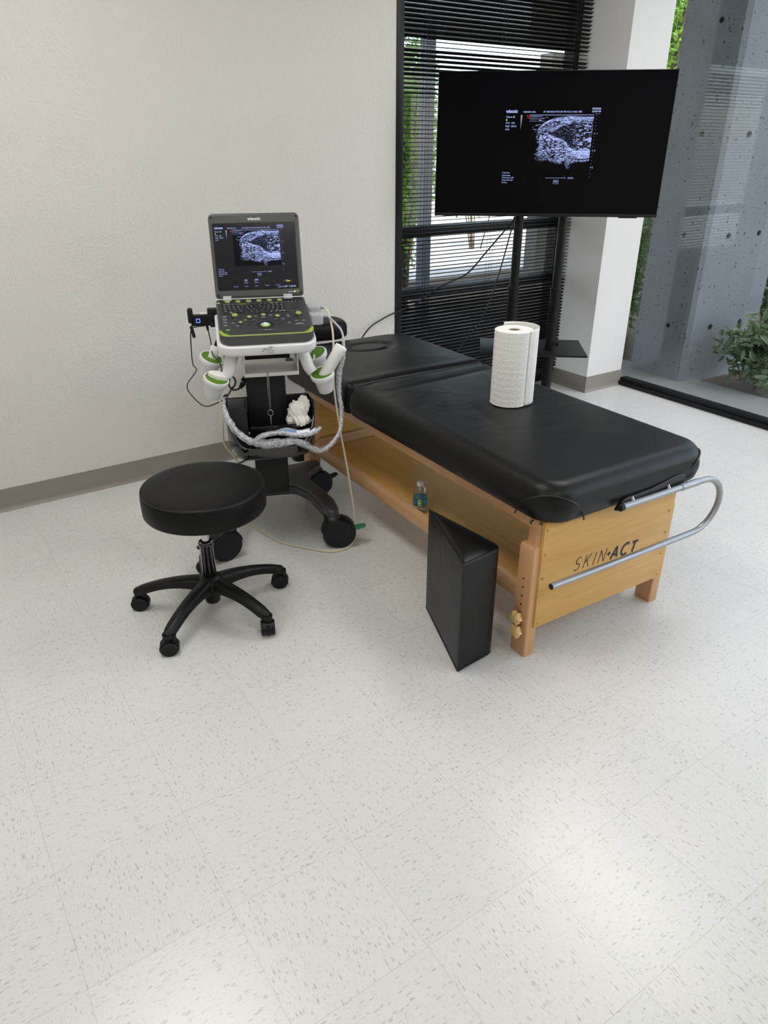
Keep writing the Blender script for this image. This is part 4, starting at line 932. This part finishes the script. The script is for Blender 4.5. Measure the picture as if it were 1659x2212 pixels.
for x0, x1 in ((-.142, -.110), (.088, .122)):
    h1 = MB(); h1.box(x0, x1, -.016, .004, -.006, .006, .002); h1.box(x0, x1, -.0095, -.004, .004, .013, .002); h1.xf(lm); h1.build('hinge', 'silver', us)

# ------------------------------------------------------------------ probes, cables (all laid in the cart's own frame)
Mc = Matrix.Translation((CO[0], CO[1], 0)) @ Matrix.Rotation(CR, 4, 'Z')
def cart_thing(name, label, cat, group=None): return thing(name, label, cat, (CO[0], CO[1], 0), CR, group)
def connector(parent, oy, z_):
    k = MB(); k.slab(rrect(.160, .214, oy-.030, oy+.028, .012, 5), z_-.042, z_, .006, .006); k.build('connector', 'connector_grey', parent)
    k = MB(); k.slab(rrect(.160, .2145, oy-.0305, oy+.0285, .0125, 5), z_-.013, z_-.0105); k.build('seam', 'silver', parent)
    k = MB(); k.slab(rrect(.178, .187, oy-.004, oy+.005, .0025, 3), z_-.001, z_+.001); k.build('latch_button', 'lime', parent)
    MB().cyl((.212, oy, z_-.012), (.238, oy-.004, z_-.013), .0085, 14, r2=.005).build('strain_relief', 'cable_grey', parent)
p1 = cart_thing('ultrasound_probe', 'ultrasound probe with beige cable looping down to the floor', 'ultrasound probe', None)
connector(p1, .075, .932)
MB().tube([(.230, .070, .920), (.238, .045, .910), (.243, .0, .886), (.244, -.05, .826), (.234, -.09, .714), (.235, -.10, .622), (.250, -.12, .474), (.272, -.13, .316), (.290, -.15, .151), (.291, -.168, .061), (.280, -.195, .012), (.238, -.245, .005), (.160, -.250, .005), (.042, -.178, .005), (-.029, -.118, .005), (-.080, -.032, .005), (-.125, .05, .006), (-.155, .07, .05), (-.157, .04, .20), (-.158, .0, .310), (-.172, -.02, .36), (-.205, -.07, .44), (-.203, -.13, .546), (-.203, -.13, .640)], .0038, 10, 6).build('cable', 'cable_beige', p1)
hp = MB(); mh = Matrix.Translation((-.205, -.118, .703)) @ Matrix.Rotation(rad(18), 4, 'Y') @ Matrix.Rotation(rad(14), 4, 'X')
hp.slab([(.036*math.cos(a)*(1+.1*math.cos(2*a)), .020*math.sin(a)+.012) for a in [2*PI*k/32 for k in range(32)]], -.05, .030, .006); hp.xf(mh); hp.build('handle', 'tube_white', p1)
p2 = cart_thing('ultrasound_probe', 'ultrasound probe whose grey cable is wrapped in clear crinkled plastic', 'ultrasound probe', None)
connector(p2, .010, .912)
MB().tube([(.232, .006, .900), (.254, -.02, .880), (.277, -.05, .851), (.280, -.08, .805), (.274, -.09, .740), (.262, -.085, .70), (.253, -.10, .62), (.255, -.12, .551), (.241, -.15, .486), (.20, -.19, .447), (.15, -.22, .434), (.104, -.24, .465), (.061, -.248, .496), (-.007, -.25, .500), (-.059, -.25, .498), (-.109, -.248, .510), (-.153, -.225, .540), (-.183, -.185, .584), (-.192, -.16, .61), (-.190, -.145, .645)], .0042, 10, 6).build('cable', 'cable_grey', p2)
sv = MB().tube([(.279, -.065, .83), (.276, -.088, .76), (.258, -.085, .70), (.253, -.10, .62), (.257, -.12, .551), (.243, -.15, .486), (.20, -.19, .446), (.15, -.22, .436), (.104, -.24, .468), (.061, -.250, .494), (-.007, -.253, .494), (-.059, -.252, .496), (-.109, -.248, .508), (-.153, -.225, .540), (-.183, -.185, .584), (-.192, -.155, .625)],
     [.005, .007, .010, .009, .008, .008, .009, .010, .012, .013, .016, .016, .013, .012, .011, .006], 14, 4, wob=.26)
sv.build('plastic_sleeve', 'sleeve', p2, ang=180)
MB().tube([(-.100, -.256, .507), (-.057, -.262, .532), (-.005, -.260, .538), (.062, -.252, .520), (.118, -.248, .520), (.160, -.215, .528)], [.008, .010, .009, .009, .009, .006], 14, 4, wob=.26).build('plastic_sleeve', 'sleeve', p2, ang=180)
MB().tube([(-.100, -.256, .507), (-.057, -.262, .532), (-.005, -.260, .538), (.062, -.252, .520), (.118, -.248, .520), (.160, -.215, .528)], .0042, 10, 6).build('cable', 'cable_grey', p2)
# white gel tube leaning in the right front cup
gt = cart_thing('gel_tube', 'thick white cylindrical tube leaning in the right front cup', 'tube')
A, B_ = Vector((.184, -.120, .685)), Vector((.262, -.128, .812))
mg = Matrix.Translation(A) @ (B_-A).to_track_quat('Z', 'Y').to_matrix().to_4x4(); Lg = (B_-A).length
MB().lathe([(.0215, 0), (.0225, .003), (.0225, Lg-.030), (.0228, Lg-.028)], 40, mg).build('tube_body', 'tube_white', gt)
MB().lathe([(.0236, Lg-.030), (.0240, Lg-.027), (.0240, Lg-.003), (.0225, Lg), (.018, Lg-.0005), (.0175, Lg-.0016), (0, Lg-.0016)], 40, mg).build('cap', 'tube_white', gt)
k = MB(); k.box(.0220, .0230, -.010, .004, Lg-.062, Lg-.034); k.xf(mg); k.build('printed_mark', 'text_dark', gt, smooth=False)
# white handle in the left rear cup
ph = cart_thing('probe_handle', 'white probe handle standing in the left rear green-lined cup', 'probe')
k = MB(); k.slab([(.018*math.cos(a), .012*math.sin(a)) for a in [2*PI*k_/28 for k_ in range(28)]], -.045, .040, .006); k.xf(Matrix.Translation((-.212, .022, .765)) @ Matrix.Rotation(rad(20), 4, 'Y')); k.build('handle', 'tube_white', ph)
k = MB(); k.box(-.010, .010, -.006, .006, .038, .062, .002); k.xf(Matrix.Translation((-.212, .022, .765)) @ Matrix.Rotation(rad(24), 4, 'Y')); k.build('tip', 'black_plastic', ph)
# small black device on the left of the scanner
dv = cart_thing('clamped_camera', 'small black device with glowing blue square clamped left of the scanner', 'device')
dv_m = Matrix.Rotation(rad(0), 4, 'Z')
MB().box(-.282, -.186, .075, .10, .868, .910, .004).build('housing', 'black_satin', dv)
MB().box(-.292, -.272, .070, .105, .880, .934, .006).build('clamp_jaw', 'black_plastic', dv)
MB().box(-.218, -.150, .076, .112, .908, .930, .004).build('clamp_jaw', 'black_plastic', dv)
MB().box(-.212, -.150, .072, .112, .862, .880, .004).build('clamp_jaw', 'black_plastic', dv)
MB().box(-.246, -.214, .086, .106, .909, .914, .001).build('white_edge', 'white_plastic', dv)
sq = MB().tube([(x, .0735, z_) for x, z_ in ((-.2615, .8825), (-.2485, .8825), (-.2485, .8955), (-.2615, .8955))], .0016, 6, 3, closed=True, smooth=False); sq.build('blue_light', 'led_blue', dv)
MB().cyl((-.284, .085, .868), (-.276, .075, .825), .0065, 14, bev=.002).build('clamp_screw', 'black_plastic', dv)
MB().cyl((-.224, .080, .868), (-.222, .076, .850), .0058, 12, r2=.004).build('plug', 'black_plastic', dv)
MB().tube([(-.232, .08, .868), (-.262, .078, .866), (-.284, .078, .856), (-.291, .078, .815), (-.293, .05, .733), (-.282, .03, .71), (-.320, .0, .666), (-.313, -.02, .635), (-.267, -.05, .592), (-.218, -.075, .607), (-.178, -.085, .629), (-.176, -.09, .642), (-.186, -.085, .64)], .0022, 8, 6).build('cable', 'cable_black', dv)
MB().tube([(-.222, .076, .852), (-.216, .055, .812), (-.214, .0, .779), (-.195, -.045, .762), (-.186, -.09, .748), (-.186, -.10, .72)], .0022, 8, 6).build('cable', 'cable_black', dv)
# coiled black power lead with its plug behind the left cup
pc = cart_thing('power_lead', 'coiled black power lead with plug beside the cart column', 'cable')
MB().tube([(-.099, .03, .655), (-.115, .02, .638), (-.135, .01, .630), (-.155, -.005, .636), (-.164, .0, .655), (-.158, .004, .678), (-.146, .004, .682), (-.138, .0, .668), (-.144, -.004, .650), (-.158, -.006, .636), (-.170, -.02, .622), (-.190, -.025, .616)], .0036, 8, 6).build('cord', 'cable_black', pc)
k = MB(); k.cyl((-.122, .016, .634), (-.108, .024, .650), .007, 12, r2=.011); k.build('strain_relief', 'black_plastic', pc)
k = MB(); k.box(-.014, .014, -.010, .010, -.012, .018, .002); k.xf(Matrix.Translation((-.098, .03, .662)) @ Matrix.Rotation(rad(40), 4, 'Y')); k.build('plug', 'black_plastic', pc)
# forceps hanging from the tray
fc = cart_thing('hanging_forceps', 'thin steel forceps with ring hanging from the printer tray', 'forceps')
MB().tube([(-.020, -.1085, .728), (-.0225, -.110, .66), (-.0195, -.112, .578)], .0013, 6, 4).build('arm', 'steel', fc)
MB().tube([(-.016, -.1085, .728), (-.0165, -.110, .66), (-.0185, -.112, .578)], .0013, 6, 4).build('arm', 'steel', fc)
MB().tube([(-.019+.0098*math.cos(a), -.1125, .566+.0115*math.sin(a)) for a in [2*PI*k/16 for k in range(16)]], .0011, 6, 2, closed=True).build('ring', 'steel', fc)
MB().tube([(-.019, -.1125, .555), (-.0195, -.1135, .535), (-.0178, -.114, .508)], [.0024, .0026, .0008], 6, 4).build('tip', 'steel', fc)
# crumpled glove
gl = MB(); rnd = random.Random(4)
def crumple(mb, cx, cy, cz, sx, sy, sz, seed, amp=.28, n=28):
    r_ = random.Random(seed); dirs = [(Vector((r_.gauss(0, 1), r_.gauss(0, 1), r_.gauss(0, 1))).normalized(), r_.uniform(3, 9), r_.uniform(0, 6)) for _ in range(9)]
    rings = []
    for i in range(n+1):
        th = PI*i/n; ring = []
        for j in range(44):
            ph_ = 2*PI*j/44; d = Vector((math.sin(th)*math.cos(ph_), math.sin(th)*math.sin(ph_), math.cos(th)))
            f = 1+amp*sum(abs(math.sin(d.dot(v)*k_+p_))-.6 for v, k_, p_ in dirs)/4
            ring.append((cx+sx*d.x*f, cy+sy*d.y*f, cz+sz*d.z*f))
        rings.append(ring)
    mb.rings(rings)
gv = cart_thing('crumpled_glove', 'crumpled cream disposable glove lying in the basket', 'glove')
a_ = MB(); crumple(a_, .088, -.10, .560, .036, .026, .042, 3, .42); a_.build('palm', 'glove_cream', gv, ang=80)
b_ = MB(); crumple(b_, .112, -.085, .580, .024, .016, .036, 11, .3); crumple(b_, .066, -.10, .528, .022, .018, .020, 12, .5); crumple(b_, .112, -.11, .525, .022, .016, .018, 14, .5); b_.build('cuff', 'glove_cream', gv, ang=80)
b_ = MB()
for (x, y, z_), (x2, y2, z2) in (((.07, -.12, .545), (.082, -.135, .515)), ((.084, -.125, .55), (.095, -.14, .513)), ((.10, -.125, .548), (.105, -.138, .515))): b_.tube([(x, y, z_), ((x+x2)/2+.004, (y+y2)/2-.006, (z_+z2)/2), (x2, y2, z2)], [.007, .008, .006], 10, 5, wob=.15)
b_.build('finger', 'glove_cream', gv, ang=80)
# gel packet
gp_ = cart_thing('gel_packet', 'torn white and blue packet lying across the basket rim', 'packet')
pk = MB(); rings = []
for i in range(15):
    t = i/14; x = .008+.142*t; w_ = .020+.004*math.sin(t*7); z_ = .505+.004*math.sin(t*9)-.008*t
    rings.append([(x, -.170-w_, z_), (x, -.175, z_+.006*math.sin(PI*t)+.003), (x, -.170+w_, z_+.006)])
pk.rings(rings, closed=False); po = pk.build('wrapper', 'packet_white', gp_, ang=80); s_ = po.modifiers.new('s', 'SOLIDIFY'); s_.thickness = .0012
k = MB(); k.rings([[(x, -.188, .507+.003*math.sin(x*60)), (x, -.172, .514+.003*math.sin(x*60))] for x in [.010+.006*i for i in range(11)]], closed=False); k.build('printed_panel', 'packet_blue', gp_)
k = MB(); k.rings([[(x, -.187, .5095), (x, -.175, .5155)] for x in (.020, .026, .032)], closed=False); k.build('printed_panel', 'packet_red', gp_)

# black lead on the floor behind the cart
props(MB().tube([(1.10, 3.30, .006), (1.20, 3.295, .006), (1.29, 3.31, .006), (1.40, 3.345, .006), (1.46, 3.30, .006), (1.38, 3.18, .006), (1.33, 3.05, .006), (1.36, 2.92, .006), (1.33, 2.84, .05)], .0042, 8, 6).build('floor_cable', 'cable_black'), 'black lead lying on the floor behind the scanner cart', 'cable')

# ------------------------------------------------------------------ outside
struct(MB().box(4.12, 4.68, -6, 12, -.10, -.015).build('ground_patio', 'patio', smooth=False))
struct(MB().box(-6, 4.12, 3.64, 4.35, -.10, -.015).build('ground_walk', 'patio', smooth=False))
struct(MB().box(4.68, 14, -6, 7.6, -.16, -.04).build('ground_bed', 'soil', smooth=False))
struct(MB().box(-12, 4.12, 4.35, 7.6, -.16, -.04).build('ground_border', 'soil', smooth=False))
struct(MB().box(-14, 30, 7.6, 30, -.14, -.03).build('ground_pavement', 'pavement', smooth=False))
sf = MB(); sf.rings([[(x, y, z) for x, y in ((-4, 3.76), (4.40, 3.76), (7.7, 6.6), (-4, 6.6))] for z in (2.42, 2.75)]); struct(sf.build('soffit', 'soffit_black', smooth=False))
struct(MB().box(X0-.15, XG+.12, Y0-.15, 3.75, ROOM_H+.13, 6.2).build('sun_block_upper', 'stucco', smooth=False))      # unseen block over the room, added to keep direct sun off the pier
# concrete pier beyond the glass
pier = MB(); pp = [(4.58, 3.465), (4.518, 3.04), (4.526, 3.012), (4.56, 2.992), (5.30, 2.96), (5.30, 3.62)]
pier.rings([[(x, y, -.05) for x, y in pp], [(x, y, 4.6) for x, y in pp]])
po = props(pier.build('concrete_pier', 'concrete', smooth=False), 'broad raw concrete pier standing just outside the glass wall', 'pier')
def ties():
    for z_, pts in ((.35, ((4.538, 3.17), (4.75, None), (5.08, None))), (.95, ((4.538, 3.17), (4.75, None), (5.08, None))), (1.55, ((4.538, 3.17), (4.75, None), (5.08, None))), (2.15, ((4.538, 3.17), (4.75, None), (5.08, None)))):
        for x, y in pts:
            k = MB()
            if y: k.cyl((x-.004, y, z_), (x+.02, y, z_), .016, 14)
            else:
                yy = 2.985-.025*(x-4.56)/.74; k.cyl((x, yy-.004, z_), (x, yy+.02, z_), .016, 14)
            k.build('tie_hole', 'hole_dark', po)
ties()
props(MB().box(6.95, 7.60, 6.95, 7.15, -.05, 2.42).build('garden_pier', 'brown_wall', smooth=False), 'brown-grey pier outside behind the right part of the blind', 'pier')
props(MB().box(3.715, 3.80, 5.0, 5.08, -.05, 2.42).build('steel_post', 'grey_column', smooth=False), 'blue-grey post outside near the left edge of the blind', 'post')
gw = thing('garden_wall', 'long white sunlit wall outside beyond the blind', 'wall', (0, 0, 0))
MB().box(-4, 17, 12.0, 12.3, -.05, 2.6).build('wall_face', 'stucco', gw, smooth=False)
MB().box(-4, 17, 11.95, 12.35, 2.6, 2.68).build('coping', 'patio', gw, smooth=False)

def shrub(name, label, cat, x, y, z0, rx, ry, rz_, n, leafsize, m, stems=7, seed=1, group=None, lean=(0, 0), hollow=.0, trunk=.006, aspect=.38):
    r_ = random.Random(seed); t = thing(name, label, cat, (x, y, 0), 0, group)
    lf = MB(); b = lf.b
    cl = [(r_.gauss(0, .4), r_.gauss(0, .4), r_.uniform(-.8, .8)) for _ in range(14)]
    for _ in range(n):
        cx, cy, cz = cl[r_.randrange(14)]; p = Vector((cx+r_.gauss(0, .28), cy+r_.gauss(0, .28), cz+r_.gauss(0, .28)))
        if p.length > 1.15: p *= 1.15/p.length
        p = Vector((p.x*rx+lean[0]*p.z, p.y*ry+lean[1]*p.z, z0+rz_+p.z*rz_*.87))
        if p.z < .01: p.z = .01+r_.random()*.05
        L = leafsize*r_.uniform(.6, 1.25); w = L*aspect/2*r_.uniform(.8, 1.2)
        d = Vector((r_.gauss(0, 1), r_.gauss(0, 1), r_.gauss(-.1, .7))).normalized(); s = d.orthogonal().normalized(); s = Matrix.Rotation(r_.uniform(0, 6.28), 3, d) @ s; nn = d.cross(s)
        q = [p, p+d*L*.35+s*w+nn*.1*L, p+d*L*.72+s*w*.75+nn*.08*L, p+d*L, p+d*L*.72-s*w*.75+nn*.08*L, p+d*L*.35-s*w+nn*.1*L]
        v = [b.verts.new(k) for k in q]; b.faces.new((v[0], v[1], v[2], v[3])); b.faces.new((v[0], v[3], v[4], v[5]))
    lf.build('foliage', m, t, smooth=False, recalc=False)
    sm = MB()
    for _ in range(stems):
        a = r_.uniform(0, 6.28); q = r_.uniform(.2, .8); top = Vector((q*rx*math.cos(a), q*ry*math.sin(a), z0+rz_*r_.uniform(1.1, 1.8)))
        sm.tube([(top.x*.15, top.y*.15, -.03), (top.x*.4, top.y*.4, (z0+rz_)*.45), (top.x*.8, top.y*.7, top.z*.75), tuple(top)], [trunk, trunk*.8, trunk*.55, trunk*.25], 6, 4)
    sm.build('stems', 'bark', t); return t
SH = 'shrubs in the planting bed outside the glass'
shrub('leafy_shrub', 'low grey-green shrub close to the glass at the right edge of the photo', 'shrub', 4.84, 2.60, .02, .22, .27, .24, 1100, .085, 'leaf_grey', seed=2)
shrub('leafy_shrub', 'taller loose shrub just right of the concrete pier', 'shrub', 5.86, 3.12, .05, .38, .45, .62, 2600, .080, 'leaf_grey', seed=3)
shrub('leafy_shrub', 'dense green shrub filling the gap between white pillar and pier', 'shrub', 5.25, 4.22, .05, .42, .42, .85, 3600, .075, 'leaf_mid', seed=5)
shrub('leafy_shrub', 'dark shrub behind the concrete pier, right side', 'shrub', 7.3, 3.9, .05, .6, .6, 1.1, 3000, .09, 'leaf_mid', seed=6)
shrub('garden_tree', 'bright sunlit tree seen above the television beside the white pillar', 'tree', 7.35, 5.72, 1.1, .95, .72, 1.8, 9000, .10, 'leaf_sun', seed=8, trunk=.04)
shrub('garden_tree', 'leafy tree outside the blind at its left edge', 'tree', 4.28, 6.05, .35, .28, .30, 1.0, 2600, .075, 'leaf_sun', seed=10, trunk=.025)
shrub('garden_tree', 'second leafy tree behind the first at the left edge of the blind', 'tree', 6.55, 9.2, .2, .45, .4, 1.35, 3200, .10, 'leaf_mid', seed=21, trunk=.03)
shrub('garden_tree', 'thin leafy tree outside the middle of the blind', 'tree', 8.2, 9.6, .5, 1.0, .6, .85, 1300, .11, 'leaf_mid', seed=12, trunk=.012)
shrub('garden_tree', 'small tree outside the blind near the white pillar', 'tree', 8.3, 7.9, .4, .42, .42, .95, 1800, .10, 'leaf_mid', seed=13, trunk=.02)
shrub('garden_tree', 'large tree outside beyond the concrete pier and dark shrub', 'tree', 10.2, 5.6, .3, 1.6, 1.4, 2.2, 8000, .13, 'leaf_mid', seed=15, trunk=.06)
shrub('garden_tree', 'broad tree outside beyond the taller shrub on the right', 'tree', 9.6, 2.2, .3, 1.5, 1.4, 1.9, 7000, .13, 'leaf_mid', seed=17, trunk=.06)
